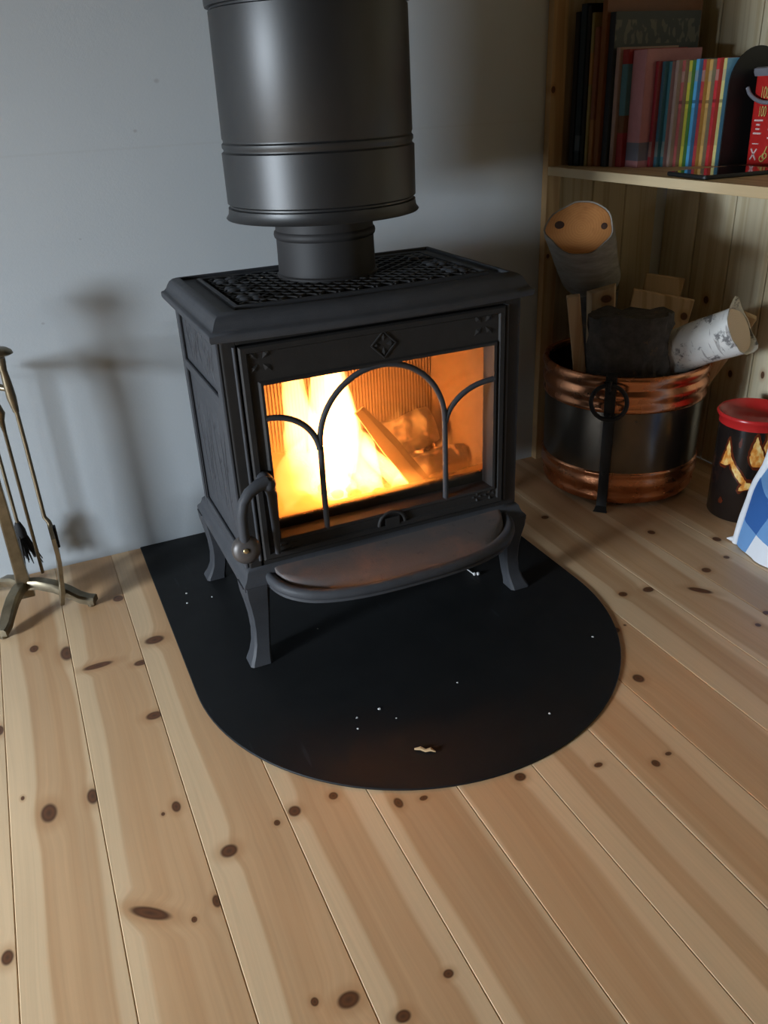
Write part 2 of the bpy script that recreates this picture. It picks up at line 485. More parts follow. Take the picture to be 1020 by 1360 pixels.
# body sides
def side_panel(sign):
    xo = BXA if sign < 0 else BXB
    xi = xo - sign * 0.012
    b = MB()
    b.box(min(xo, xi), max(xo, xi), BYA + 0.004, BYB, BZA, BZB)
    o = b.build('side_wall', m_iron, stove, smooth=0, bevel=0.002)
    # raised frame around two recessed fields
    f = MB(); t0 = 0.007
    X0, X1 = (xo - t0, xo) if sign < 0 else (xo, xo + t0)
    f.box(X0, X1, BYA + 0.002, BYA + .034, BZA, BZB)
    f.box(X0, X1, BYB - .024, BYB, BZA, BZB)
    f.box(X0, X1, BYA + .034, BYB - .024, .520, .538)
    f.box(X0, X1, BYA + .034, BYB - .024, BZA, .228)
    f.build('side_frame', m_iron, o, smooth=0, bevel=0.003)
    # cast leaf relief on the fields
    rl = MB(); rr = random.Random(5)
    for (zz0, zz1, nst) in ((.24, .50, 7), (.545, .635, 7)):
        for k in range(nst):
            yy = BYA + .06 + (BYB - BYA - .11) * (k + .5) / nst
            pts = []
            for q in range(9):
                u = q / 8
                pts.append((xo - sign * 0.0008, yy + .012 * math.sin(5 * u + k * 1.7), zz0 + (zz1 - zz0) * u))
            rl.tube(pts, [0.0008 + .0018 * math.sin(math.pi * q / 8) for q in range(9)], 6)
            for q in (2, 4, 6):
                p = Vector(pts[q]); dy = .018 * (1 if (q + k) % 2 else -1)
                rl.tube([p, p + Vector((0, dy * .6, .012)), p + Vector((0, dy, .030))], [.001, .0022, .0005], 6)
    rl.build('leaf_relief', m_iron, o, smooth=60)
side_panel(-1); side_panel(1)
MB().box(BXA + .012, BXB - .012, BYB - .012, BYB, BZA, BZB).build('back_wall', m_iron, stove, smooth=0, bevel=0.002)
# front frame around the door
mb = MB()
mb.box(BXA, .3125, BYA - .004, BYA + .016, BZA, BZB); mb.box(.8375, BXB, BYA - .004, BYA + .016, BZA, BZB)
mb.box(.3125, .8375, BYA - .004, BYA + .016, .6335, BZB); mb.box(.3125, .8375, BYA - .004, BYA + .016, BZA, .2185)
mb.build('front_frame', m_door, stove, smooth=0, bevel=0.0025)
for x in (.3095, .8405):
    MB().tube([(x, BYA - .005, .222), (x, BYA - .005, .632)], 0.0035, 8).build('frame_bead', m_iron, stove, smooth=60)

# base plate: flared moulding
mb = MB()
prof = [(0.020, .168), (0.002, .169), (0, .172), (0, .180), (.002, .184), (.007, .189), (.010, .196), (.012, .203), (.017, .208), (.026, .211)]
mb.loft([rect_ring(TX0 + d, TX1 - d, 1.322 + d, 1.722 - d, z, 0.004) for d, z in prof])
mb.build('base_plate', m_iron, stove, smooth=40)

# ash lip: rounded tray in front
def lip_outline(ins, z, n=36):
    a = 0.270 - ins; pts = []
    yb_ = 1.352
    b = 0.149 - ins
    for k in range(n + 1):
        an = math.pi + math.pi * k / n
        cx_, sx_ = math.cos(an), math.sin(an)
        ex = 2.0 / 2.6
        pts.append(Vector((SC + .002 + a * math.copysign(abs(cx_) ** ex, cx_), yb_ + b * math.copysign(abs(sx_) ** ex, sx_), z)))
    return pts
mb = MB()
prof = [(.030, .158), (.010, .160), (.003, .163), (.004, .168), (.001, .171), (0, .176), (.001, .182), (.004, .186), (.008, .1875), (.013, .187), (.017, .1845), (.021, .181)]
def lip_ring(i, z, k=.10):
    return [Vector((p.x, p.y, p.z + max(0.0, p.y - 1.24) * k)) for p in lip_outline(i, z)]
rings = [lip_ring(i, z) for i, z in prof]
mb.loft(rings, True, False)
lip = mb.build('ash_lip', m_iron, stove, smooth=50)
mb = MB()
n_ = 37
rows = []
outl = [Vector((p.x, min(p.y, 1.340), p.z)) for p in lip_ring(.021, .181)]
for u in (0, .08, .2, .4, .6, .8, 1.0):     # tray surface rising gently towards the door
    row = []
    for p in outl:
        y = p.y + (1.341 - p.y) * u
        z = (p.z - .003 * min(1, u * 12)) if u < .1 else .178 + .0035 * u + max(0.0, y - 1.22) * .205
        row.append(Vector((p.x, y, z)))
    rows.append(row)
mb.loft(rows, False, False, closed=False)
tray = mb.build('tray_floor', m_lipin, lip, smooth=60)
tray['label'] = 'worn brownish floor of the ash lip'
# legs
def leg(cx_, cy_, sx, sy, ang_only=None):
    # sx, sy: direction of the outer corner
    zs = [(.178, .000, .026), (.155, .000, .0245), (.130, -.002, .0215), (.100, -.003, .0185), (.070, -.002, .0165), (.042, .001, .0165), (.022, .006, .0185), (.010, .010, .0215), (PZ, .011, .0225)]
    rings = []
    for z, off, h in zs:
        x, y = cx_ + sx * off, cy_ + sy * off
        c = h * 0.25
        pts = [(-h, -h + c), (-h + c, -h), (h - c, -h), (h, -h + c), (h, h - c), (h - c, h), (-h + c, h), (-h, h - c)]
        rings.append([Vector((x + a, y + b, z)) for a, b in pts])
    mb = MB(); mb.loft(rings)
    mb.build('leg', m_iron, stove, smooth=30)
for lx, sx in ((0.291, -1), (0.865, 1)):
    for ly, sy in ((1.346, -1), (1.690, 1)):
        leg(lx, ly, sx, sy)

# firebox
def firebox():
    t = NT('firebox_plate')
    p = t.pos()
    t.set(t.mix(t.noise(p, 18, 5, .6), (0.17, 0.095, 0.05), (0.30, 0.18, 0.10)), 0.85, 0, 0.2)
    m = t.m
    b = MB(); n = 66
    x0, x1 = BXA + .045, BXB - .045
    for k in range(n):     # ribbed back plate
        xa = x0 + (x1 - x0) * k / n; xb = x0 + (x1 - x0) * (k + .55) / n
        b.box(xa, xb, 1.628, 1.634, .235, .610)
    b.box(x0, x1, 1.634, 1.646, .235, .615)
    b.build('back_lining', m, stove, smooth=0)
    for x in (x0 - .014, x1):
        b = MB(); b.box(x, x + .014, 1.395, 1.646, .235, .615)
        b.build('side_lining', m, stove, smooth=0, bevel=0.002)
    b = MB(); b.box(BXA + .012, BXB - .012, BYA + .016, BYB - .012, .212, .236)
    b.build('firebox_floor', m_soot, stove, smooth=0)
    b = MB(); b.box(BXA + .012, BXB - .012, BYA + .016, BYB - .012, .618, .632)
    b.build('baffle', m_soot, stove, smooth=0)
    b = MB(); b.box(BXA + .03, BXB - .03, 1.3745, 1.386, .236, .2865)
    b.build('log_retainer', m_soot, stove, smooth=0, bevel=0.002)
firebox()

# door
DY0, DY1 = 1.333, 1.352
OX0, OX1, OZ0, OZ1 = .353, .809, .261, .5585
mb = MB()
def rect(x0, x1, z0, z1, y): return [Vector((x0, y, z0)), Vector((x1, y, z0)), Vector((x1, y, z1)), Vector((x0, y, z1))]
seq = [(.3155, .8345, .2205, .6315, DY1 + .01), (.3155, .8345, .2205, .6315, DY0 + .003), (.3185, .8315, .2235, .6285, DY0), (.3275, .8225, .2325, .6195, DY0),
       (.3300, .8200, .2350, .6170, DY0 + .004), (OX0 - .010, OX1 + .010, OZ0 - .009, OZ1 + .009, DY0 + .004), (OX0 - .006, OX1 + .006, OZ0 - .006, OZ1 + .006, DY0), (OX0 - .001, OX1 + .001, OZ0 - .001, OZ1 + .001, DY0 + .001), (OX0, OX1, OZ0, OZ1, DY0 + .004), (OX0 + .003, OX1 - .003, OZ0 + .002, OZ1 - .003, DY1 + .016), (.3155, .8345, .2205, .6315, DY1 + .010)]
mb.loft([rect(*s) for s in seq], False, False)
door = mb.build('door', m_door, stove, smooth=30)
# glass pane with sooty staining
t = NT('sooty_stove_glass')
t.t.nodes.remove(t.b)
p = t.pos(); s_ = t.sep(p)
tr = t.n('ShaderNodeBsdfTransparent'); tr.inputs[0].default_value = (0.96, 0.92, 0.86, 1)
gl = t.n('ShaderNodeBsdfGlossy'); gl.inputs['Roughness'].default_value = 0.05; gl.inputs[0].default_value = (1, 1, 1, 1)
tl = t.n('ShaderNodeBsdfTranslucent'); tl.inputs[0].default_value = (0.62, 0.40, 0.18, 1)
mx1 = t.n('ShaderNodeMixShader'); mx1.inputs[0].default_value = 0.035
t.l(tr.outputs[0], mx1.inputs[1]); t.l(gl.outputs[0], mx1.inputs[2])
st = t.math('MULTIPLY', t.smooth(s_[0], .36, .50, .85, 0.0), t.smooth(s_[2], .36, .46, 1.0, 0.10))
st = t.math('ADD', st, t.smooth(s_[2], .27, .335, .55, 0.0))
st = t.math('ADD', st, t.smooth(s_[0], .70, .80, 0.0, .12))
st = t.math('MULTIPLY', st, t.math('ADD', .62, t.math('MULTIPLY', t.noise(p, 14, 4), .6)), clamp=True)
st = t.math('MULTIPLY', t.math('MINIMUM', t.math('ADD', st, 0.05), 0.74), t.smooth(s_[2], .279, .292))
mx2 = t.n('ShaderNodeMixShader'); t.l(st, mx2.inputs[0]); t.l(mx1.outputs[0], mx2.inputs[1]); t.l(tl.outputs[0], mx2.inputs[2])
t.l(mx2.outputs[0], t.out.inputs[0])
MB().box(OX0 - .004, OX1 + .004, 1.3685, 1.3725, OZ0 - .004, OZ1 + .004).build('glass_pane', t.m, door, smooth=0)
# tracery
TYc = 1.338
mb = MB()
def bar(pts, r=.0058):
    mb.tube([(x, TYc, z) for x, z in pts], r, 10, True, 0.85, up=(0, 1, 0))
def arc(cx_, cz, rx, rz, a0, a1, n=16):
    return [(cx_ + rx * math.cos(math.radians(a0 + (a1 - a0) * k / n)), cz + rz * math.sin(math.radians(a0 + (a1 - a0) * k / n))) for k in range(n + 1)]
bar([(.446, .254), (.4455, .34), (.446, .425)])
bar([(.703, .254), (.7035, .34), (.703, .43)])
bar(arc(.5745, .428, .1287, .131, 180, 0, 28))
bar([(.349, .498)] + arc(.355, .412, .090, .086, 88, 6))
bar([(.813, .492)] + arc(.808, .412, .104, .079, 92, 172))
mb.build('tracery', m_iron, door, smooth=60)
# cast ornaments
def quatre(cx_, cz, r, name, rot=0):
    b = MB()
    for a in range(4):
        an = a * math.pi / 2 + rot
        d = Vector((math.cos(an), 0, math.sin(an))); q = Vector((-d.z, 0, d.x))
        c = Vector((cx_, DY0 + .0045, cz))
        tip, base = c + d * r, c + d * r * .12
        mid = c + d * r * .55
        b.add([base, mid + q * r * .26, tip, mid - q * r * .26, mid + Vector((0, -.0035, 0)), mid + Vector((0, .003, 0))],
              [(0, 1, 4), (1, 2, 4), (2, 3, 4), (3, 0, 4), (1, 0, 5), (2, 1, 5), (3, 2, 5), (0, 3, 5)])
    b.build(name, m_door, door, smooth=0)
quatre(.3515, .602, .030, 'star_ornament', math.pi / 4); quatre(.787, .602, .030, 'star_ornament', math.pi / 4)
quatre(.581, .596, .026, 'rosette_ornament', 0)
b = MB(); b.torus((.581, DY0 + .004, .596), .024, .0026, (0, 1, 0), 4, 6); b.build('diamond_ornament', m_door, door, smooth=60)
for x in (.342, .805):
    quatre(x, .2445, .017, 'leaf_ornament', 0); quatre(x + (.03 if x < .5 else -.03), .2445, .014, 'leaf_ornament', 0)
b = MB(); b.torus((.581, DY0 + .002, .233), .028, .004, (0, -1, 0), 16, 8, 0, math.pi); b.box(.566, .596, DY0 - .001, DY0 + .005, .229, .248)
b.build('crest_ornament', m_door, door, smooth=60)
# handle
m_knob = simple('worn_iron_knob', (0.075, 0.066, 0.062), 0.42, 0.3, 0.5)
b = MB()
b.tube([(.332, 1.336, .388), (.332, 1.315, .389), (.332, 1.304, .390)], [.015, .015, .012], 16)
b.sphere((.332, 1.306, .390), .0145, 16, 10)
b.tube([(.334, 1.322, .392), (.341, 1.322, .360), (.342, 1.326, .300), (.341, 1.328, .235)], [.011, .010, .008, .005], 12)
hb = b.build('handle', m_iron, door, smooth=50)
b = MB()
b.tube([(.330, 1.306, .394), (.312, 1.302, .392), (.294, 1.298, .384), (.281, 1.296, .368), (.276, 1.296, .345), (.275, 1.297, .315), (.276, 1.298, .285)], [.013, .0115, .0105, .010, .0098, .0098, .0095], 12)
b.build('handle_arm', m_iron, door, smooth=60)
b = MB()
M = Matrix.Translation((.276, 1.298, .276)) @ Vector((-.25, -.93, .28)).to_track_quat('Z', 'Y').to_matrix().to_4x4()
b.lathe([(.0001, -.017), (.015, -.016), (.023, -.010), (.0265, -.001), (.026, .006), (.021, .0120), (.012, .0150), (.0001, .0155)], (0, 0, 0), 28, M)
kn = b.build('handle_knob', m_knob, door, smooth=60)
b = MB(); b.lathe([(.0001, .0145), (.0045, .015), (.0045, .018), (.003, .0188), (.0001, .0188)], (0, 0, 0), 12, M)
m_brass = simple('brass_screw', (0.55, 0.42, 0.22), 0.3, 0.9)
b.build('knob_screw', m_brass, door, smooth=40)

# ================================================================== FLUE
t = NT('satin_black_steel')
p_ = t.pos()
t.set(t.mix(t.noise(p_, 40, 3), (0.009, 0.0095, 0.0105), (0.013, 0.0138, 0.015)), 0.44, 0.0, 0.85)
t.bump(t.noise(p_, 600, 2), 0.06, 0.001)
m_duct = t.m
m_pipe = simple('matt_grey_flue_pipe', (0.024, 0.022, 0.022), 0.62)
FX, FY = 0.572, 1.578
flue = thing('flue_pipe', (FX, FY, .69), 'wide black insulated flue above the stove with a narrower pipe below', 'stovepipe')
b = MB()
b.lathe([(.070, .683), (.099, .683), (.099, .690), (.0955, .693), (.0945, .745), (.0945, .756), (.0975, .759), (.0985, .764), (.0975, .769), (.0945, .772), (.0935, .83), (.070, .83)], (FX, FY, 0), 64)
b.build('inner_pipe', m_pipe, flue, smooth=40)
b = MB()
b.lathe([(.090, .812), (.168, .808), (.174, .800), (.1825, .7985), (.1835, .800), (.179, .806), (.1775, .815), (.1775, .818), (.1735, .820), (.1735, .823), (.1780, .826), (.1782, .912), (.1742, .915), (.1742, .918), (.1765, .921), (.1765, .927), (.1735, .930), (.1735, .933), (.1752, .936), (.1730, 1.134), (.1700, 1.136)], (FX, FY, 0), 96)
b.build('insulated_jacket', m_duct, flue, smooth=40)
b = MB()
b.lathe([(.1700, 1.136), (.1700, 1.139), (.1775, 1.140), (.1785, 1.144), (.1785, CEIL)], (FX, FY, 0), 96)
b.build('upper_jacket', m_duct, flue, smooth=40)

# ================================================================== FIRE
def volume_flame(name, color, strength):
    m = bpy.data.materials.new(name); m.use_nodes = True
    nt = m.node_tree
    nt.nodes.remove(nt.nodes['Principled BSDF'])
    e_ = nt.nodes.new('ShaderNodeEmission')
    e_.inputs[0].default_value = tuple(color) + (1,); e_.inputs[1].default_value = strength
    nt.links.new(e_.outputs[0], nt.nodes['Material Output'].inputs['Volume'])
    return m
m_flame = volume_flame('flame_glow', (1.0, 0.43, 0.13), 200.0)
m_flame2 = volume_flame('small_flame_glow', (1.0, 0.36, 0.07), 22.0)
def flame_mesh(b, base, h, r, lean, seed, wob=.02, flat=.7):
    rr = random.Random(seed); n = 13; ring_n = 14; rings = []
    ph1, ph2 = rr.uniform(0, 6), rr.uniform(0, 6)
    for k in range(n):
        u = k / (n - 1)
        w = r * (math.sin(math.pi * min(1, (u * .86 + .14))) ** 0.75) * (1 - u * .35) + 1e-4
        if k == n - 1: w = 1e-4
        c = Vector(base) + Vector((lean[0] * u + wob * u * math.sin(ph1 + 5 * u), lean[1] * u + wob * .5 * math.sin(ph2 + 4 * u), h * u))
        ring = []
        for q in range(ring_n):
            a = 2 * math.pi * q / ring_n
            g = 1 + .38 * noise.noise(Vector((2.2 * math.cos(a) + seed, 2.2 * math.sin(a), 4 * u + seed)))
            ring.append(c + Vector((math.cos(a) * w * g, math.sin(a) * w * g * flat, 0)))
        rings.append(ring)
    b.loft(rings)
FIRE = [  # base, height, radius, lean
    ((.462, 1.52, .245), .320, .046, (.035, .04), 190),
    ((.510, 1.48, .240), .345, .062, (.030, .05), 190),
    ((.560, 1.53, .250), .340, .040, (.020, .03), 190),
    ((.425, 1.47, .240), .150, .052, (.040, .03), 120),
    ((.585, 1.44, .240), .150, .042, (-.020, .02), 190),
    ((.650, 1.43, .242), .055, .040, (.020, .01), 110),
    ((.515, 1.43, .240), .120, .040, (.00, .02), 190),
    ((.655, 1.405, .245), .150, .030, (-.085, .03), 190),
]
for k, (ba, h, r, le, s) in enumerate(FIRE):
    b = MB(); flame_mesh(b, ba, h, r, le, k + 1.0)
    o = b.build('flame', m_flame, None, smooth=60)
    tag(o, ['tall white-hot flame at the left of the fire', 'tallest white flame under the left arch springing', 'tall flame beside the charred leaning log',
            'broad yellow flame low in the lower left pane', 'white flame at the foot of the leaning log', 'low bright flame licking to the right of the log', 'short bright flame nearest the glass', 'white flame climbing along the underside of the leaning log'][k],
        'flame', 'flames of the stove fire')
small = [((.735, 1.53, .30), .10, .022, (.01, .0)), ((.700, 1.55, .30), .08, .02, (.02, .0)), ((.775, 1.50, .255), .07, .022, (.01, 0)), ((.705, 1.47, .25), .05, .03, (.01, 0)), ((.665, 1.56, .28), .10, .025, (.03, 0))]
for k, (ba, h, r, le) in enumerate(small):
    b = MB(); flame_mesh(b, ba, h, r, le, k + 31.0)
    tag(b.build('small_flame', m_flame2, None, smooth=60),
        ['thin orange flame above the charred logs on the right', 'faint orange flame behind the right tracery bar', 'small orange flame in the far right corner', 'low orange flame on the embers right of centre', 'faint flame between leaning log and charred log'][k],
        'flame', 'small flames over the embers')
for k, (loc, e_) in enumerate((((.50, 1.49, .42), .9), ((.45, 1.46, .33), .7), ((.62, 1.45, .30), 0.3))):
    l = bpy.data.lights.new('firelight', 'POINT'); l.energy = e_; l.color = (1.0, .46, .14); l.shadow_soft_size = .045
    lo = bpy.data.objects.new('firelight', l); COL.objects.link(lo); lo.location = loc
# embers and burning logs
t = NT('glowing_embers')
p = t.pos()
cr = t.smooth(t.noise(p, 45, 4, .7), .50, .66)
t.set(t.mix(cr, (0.05, .035, .025), (.25, .10, .03)), .9, 0, .2)
t.l(t.ramp(cr, [(0, (0.02, .003, 0)), (.6, (1.0, .22, .03)), (1, (1.0, .45, .10))]), t.b.inputs['Emission Color'])
t.b.inputs['Emission Strength'].default_value = 1.5
m_ember = t.m
rr = random.Random(11); b = MB()
for k in range(150):
    x, y = rr.uniform(.35, .81), rr.uniform(1.402, 1.615)
    hgt = .012 + .02 * math.exp(-((x - .55) / .16) ** 2)
    b.sphere((x, y, .240 + rr.uniform(0, hgt)), rr.uniform(.008, .018), 7, 5, (rr.uniform(.7, 1.3), rr.uniform(.7, 1.3), .7))
tag(b.build('ember_bed', m_ember, None, smooth=0), 'glowing orange bed of embers on the stove floor', 'embers', kind='stuff')
def charred(name, glow):
    t = NT(name)
    p = t.pos()
    cr = t.smooth(t.noise(p, 30, 5, .7), .52, .68)
    t.set(t.mix(t.noise(p, 50, 4), (.035, .024, .016), (.16, .09, .05)), .9, 0, .2)
    t.l(t.ramp(cr, [(0, (0, 0, 0)), (.7, (1.0, .25, .04)), (1, (1.0, .5, .12))]), t.b.inputs['Emission Color'])
    t.b.inputs['Emission Strength'].default_value = glow
    return t.m
m_char = charred('charred_wood', .55)
def rough_log(name, a, bb, r, mat, label, cat='log', group=None, seg=12, n=9, rough=.18, seed=1, split=False, parent=None):
    a, bb = Vector(a), Vector(bb); d = (bb - a).normalized()
    s = d.cross(Vector((0, 0, 1)));  s = s.normalized() if s.length > 1e-3 else Vector((1, 0, 0))
    q = s.cross(d)
    rings = []
    for i in range(n):
        u = i / (n - 1)
        ring = []
        for k in range(seg):
            an = 2 * math.pi * k / seg
            g = r * (1 + rough * noise.noise(Vector((math.cos(an) * 1.6 + seed * 9, math.sin(an) * 1.6, u * 3))))
            if split and math.sin(an) < -.25: g *= .62
            ring.append(a + (bb - a) * u + s * math.cos(an) * g + q * math.sin(an) * g)
        rings.append(ring)
    b = MB(); b.loft(rings)
    o = b.build(name, mat, parent, smooth=45)
    if parent is None: tag(o, label, cat, group)
    return o
t = NT('burning_log_wood')
p = t.pos()
t.set(t.mix(t.noise(t.vmath('MULTIPLY', p, (40, 40, 12)), 1, 4), (.20, .11, .05), (.36, .22, .10)), .85, 0, .2)
m_blog = t.m
# split billet leaning in the middle of the fire
A_, B_ = Vector((.580, 1.475, .428)), Vector((.682, 1.405, .268))
d = (B_ - A_).normalized(); s = d.cross(Vector((0, -1, 0.2))).normalized(); q = s.cross(d)
b = MB()
poly = [(-.019, -.016), (.017, -.019), (.020, .010), (-.004, .021), (-.020, .008)]
rings = []
for i in range(7):
    u = i / 6; w = .55 + .45 * min(1, u * 2.2)
    rings.append([A_.lerp(B_, u) + s * (x * w) + q * (y * w) + Vector((noise.noise(Vector((u * 5, x * 99, 1))) * .004, 0, 0)) for x, y in poly])
b.loft(rings)
tag(b.build('burning_log', m_blog, None, smooth=30), 'split billet leaning diagonally in the middle of the flames', 'log', 'logs in the stove')
rough_log('burning_log', (.60, 1.585, .290), (.79, 1.56, .325), .038, m_char, 'charred log lying at the back right of the fire', group='logs in the stove', seed=2, rough=.5)
rough_log('burning_log', (.66, 1.50, .268), (.82, 1.47, .280), .028, m_char, 'small charred log in front at the right of the fire', group='logs in the stove', seed=3, rough=.5)
rough_log('burning_log', (.40, 1.57, .275), (.60, 1.56, .285), .036, m_char, 'charred log behind the tall flames on the left', group='logs in the stove', seed=4, rough=.4)

# ================================================================== BOOKSHELF
m_shelf = pine('pine_shelf', along='Y', across='X', seed=130.0, rough=0.5, pale=(.66, .52, .32), dark=(.55, .40, .22))
m_post = pine('pine_post', along='Z', across='X', seed=131.0, rough=0.5, pale=(.60, .42, .22), dark=(.48, .30, .14), knots=[(1.313, .985, .006, .008), (1.318, .588, .005, .006)])
SX = 1.306
SHZ = 0.811
bs = thing('bookshelf', (1.52, 1.4, 0), 'pine bookshelf against the panelled wall with books and firewood', 'bookshelf')
MB().box(SX, SX + .042, WALL_Y - .024, WALL_Y - .0005, 0, 2.2).build('post', m_post, bs, smooth=0, bevel=0.002)
for k in range(3):      # boarded end of the bookcase against the back wall
    xa = SX + .043 + k * .1095
    MB().box(xa, xa + .1085, WALL_Y - .016, WALL_Y - .001, 0, 2.2).build('end_board', pine('pine_end_board_%d' % k, along='Z', across='X', seed=140 + k, rough=.55, pale=(.52, .43, .28), dark=(.42, .32, .19)), bs, smooth=0, bevel=0.003, bseg=1)
MB().box(SX, WALL_R - .001, .62, WALL_Y - .0245, SHZ - .021, SHZ).build('shelf_board', m_shelf, bs, smooth=0, bevel=0.002)
MB().box(SX, WALL_R - .001, .62, WALL_Y - .0245, 1.285, 1.306).build('shelf_board', m_shelf, bs, smooth=0, bevel=0.002)  # unseen upper shelf, added to keep the books below dark
MB().box(SX, WALL_R - .001, .60, .62, 0, 2.2).build('end_panel', m_shelf, bs, smooth=0, bevel=0.002)

# books ---------------------------------------------------------------
m_pages = simple('book_pages', (0.55, 0.50, 0.40), 0.9, vary=0.2, scale=200)
def book_mat(name, col, bands=(), z0=SHZ, h=.22, rough=.4, scribble=None):
    t = NT(name)
    s = t.sep(t.pos())
    u = t.math('DIVIDE', t.math('SUBTRACT', s[2], z0), h)
    c = t.mix(t.noise(t.pos(), 60, 3), [k * .85 for k in col], [min(1, k * 1.12) for k in col])
    for (a, b_, cc, f) in bands:
        msk = t.math('MULTIPLY', t.math('GREATER_THAN', u, a), t.math('LESS_THAN', u, b_))
        c = t.mix(t.math('MULTIPLY', msk, f), c, cc)
    if scribble:
        a, b_, cc = scribble
        msk = t.math('MULTIPLY', t.math('GREATER_THAN', u, a), t.math('LESS_THAN', u, b_))
        nz = t.smooth(t.noise(t.vmath('MULTIPLY', t.pos(), (75, 75, 40)), 1, 1), .50, .56)
        c = t.mix(t.math('MULTIPLY', msk, nz), c, cc)
    t.set(c, rough, 0, .45)
    return t.m
def book(y0, y1, xs, depth, h, mat, label, group, cover_mat=None):
    root = thing('book', (xs + depth / 2, (y0 + y1) / 2, SHZ), label, 'book', group)
    ct = min(.0022, (y1 - y0) * .2); g = .0003
    b = MB()
    b.box(xs, xs + ct, y0 + g, y1 - g, SHZ, SHZ + h)
    o = b.build('spine', mat, root, smooth=0, bevel=min(.0012, ct * .4), bseg=1)
    for (a, bb) in ((y0 + g, y0 + g + ct), (y1 - g - ct, y1 - g)):
        MB().box(xs + ct * .9, xs + depth, a, bb, SHZ, SHZ + h).build('cover', cover_mat or mat, root, smooth=0)
    MB().box(xs + ct, xs + depth - .004, y0 + g + ct, y1 - g - ct, SHZ + .003, SHZ + h - .003).build('page_block', m_pages, root, smooth=0)
T = 'tall dark books by the shelf post'
tall = [  # y0,y1,xs,depth,h,color,label,bands
    (1.868, 1.884, 1.352, .30, .335, (.012, .012, .014), 'tall black book nearest the shelf post', ()),
    (1.848, 1.868, 1.356, .30, .350, (.014, .030, .040), 'tall dark teal book second from the shelf post', ((.1, .2, (.2, .25, .3), .3),)),
    (1.836, 1.848, 1.360, .30, .345, (.012, .012, .012), 'thin tall black book between dark teal and olive books', ()),
    (1.826, 1.836, 1.364, .28, .330, (.26, .20, .07), 'thin tall olive yellow book among the dark ones', ((.55, .75, (.40, .18, .05), .7),)),
    (1.812, 1.826, 1.368, .28, .300, (.20, .075, .04), 'tall reddish brown book right of the olive one', ((.0, .35, (.35, .17, .05), .7),)),
    (1.795, 1.812, 1.374, .28, .380, (.20, .075, .025), 'tallest orange brown book', ()),
    (1.775, 1.795, 1.384, .25, .327, (.020, .026, .032), 'dark slate picture book with pale lettering on its cover', ()),
]
for k, (y0, y1, xs, dp, h, c, lab, bd) in enumerate(tall):
    cm = None
    if k == 6: cm = book_mat('picture_book_cover', (.035, .045, .045), (), h=h, scribble=(.80, .95, (.12, .12, .095)))
    book(y0, y1, xs, dp, h, book_mat('tall_book_%d' % k, c, bd, h=h), lab, T, cm)
G = 'pink and red children books'
mid = [
    (1.760, 1.774, 1.392, .17, .255, (.40, .27, .22), 'pale beige pink book left of the red and teal one', ()),
    (1.738, 1.760, 1.400, .17, .250, (.32, .03, .03), 'red book with teal upper spine', ((.45, .88, (.06, .22, .25), .9), (.30, .45, (.12, .08, .03), .8))),
    (1.692, 1.738, 1.412, .16, .247, (.46, .20, .21), 'thick pink book taller than its neighbours', ((.06, .22, (.05, .13, .17), .75),)),
]
for k, (y0, y1, xs, dp, h, c, lab, bd) in enumerate(mid):
    book(y0, y1, xs, dp, h, book_mat('mid_book_%d' % k, c, bd, h=h), lab, G)
H = 'small thin children books beside the bookend'
thin = [((.28, .02, .03), (.30, .05, .05), 'dark red thin book beside the thick pink one'), ((.04, .12, .16), (.05, .15, .18), 'dark teal thin book with picture spine'),
        ((.05, .16, .19), (.34, .20, .20), 'teal thin book with dusty pink cover'), ((.34, .24, .20), (.40, .34, .25), 'dusty beige thin book left of the yellow ones'),
        ((.42, .10, .09), (.34, .22, .18), 'faded red thin book just left of the yellow green one'), ((.55, .52, .06), (.16, .38, .06), 'bright yellow green thin book'),
        ((.10, .40, .72), (.08, .32, .62), 'bright blue thin book'), ((.48, .05, .05), (.62, .36, .10), 'red spined thin book with orange cover'),
        ((.62, .38, .12), (.36, .42, .28), 'orange thin book with grey green cover'), ((.55, .03, .04), (.58, .05, .05), 'bright red thin book near the bookend'),
        ((.60, .56, .22), (.18, .45, .65), 'pale yellow thin book with light blue cover touching the bookend')]
y = 1.6915; n = len(thin)
for k, (c1, c2, lab) in enumerate(thin):
    th = .0102; xs = 1.440 + .0102 * k
    h = .222 - .001 * (k % 3)
    bd = ((.60, .63, tuple(x * .35 for x in c1), .9), (.80, .90, (.35, .32, .25), .55), (.20, .56, tuple(x * .6 for x in c1), .55))
    book(y - th, y, xs, .135, h, book_mat('thin_book_%d' % k, c1, bd if k > 3 else ((.1, .25, (.3, .28, .22), .5),), h=h), lab, H, book_mat('thin_cover_%d' % k, c2, (), h=h))
    y -= th
# bookend
m_blk = simple('black_painted_metal', (.008, .008, .008), .5)
ty = 1.574; bx0, bx1, ht = 1.548, 1.706, .243
poly = [(bx0, 0), (bx1, 0), (bx1, ht - .079)] + [((bx0 + bx1) / 2 + .079 * math.cos(math.radians(a)), ht - .079 + .079 * math.sin(math.radians(a))) for a in range(10, 180, 10)] + [(bx0, ht - .079)]
be = thing('bookend', ((bx0 + bx1) / 2, ty, SHZ), 'black metal bookend with rounded top at the end of the thin books', 'bookend')
MB().prism(poly, (0, ty, SHZ), (1, 0, 0), (0, 0, 1), .003).build('upright_plate', m_blk, be, smooth=35)
MB().box(bx0 + .01, bx1 - .01, ty - .022, ty - .001, SHZ, SHZ + .002).build('foot_plate', m_blk, be, smooth=0)
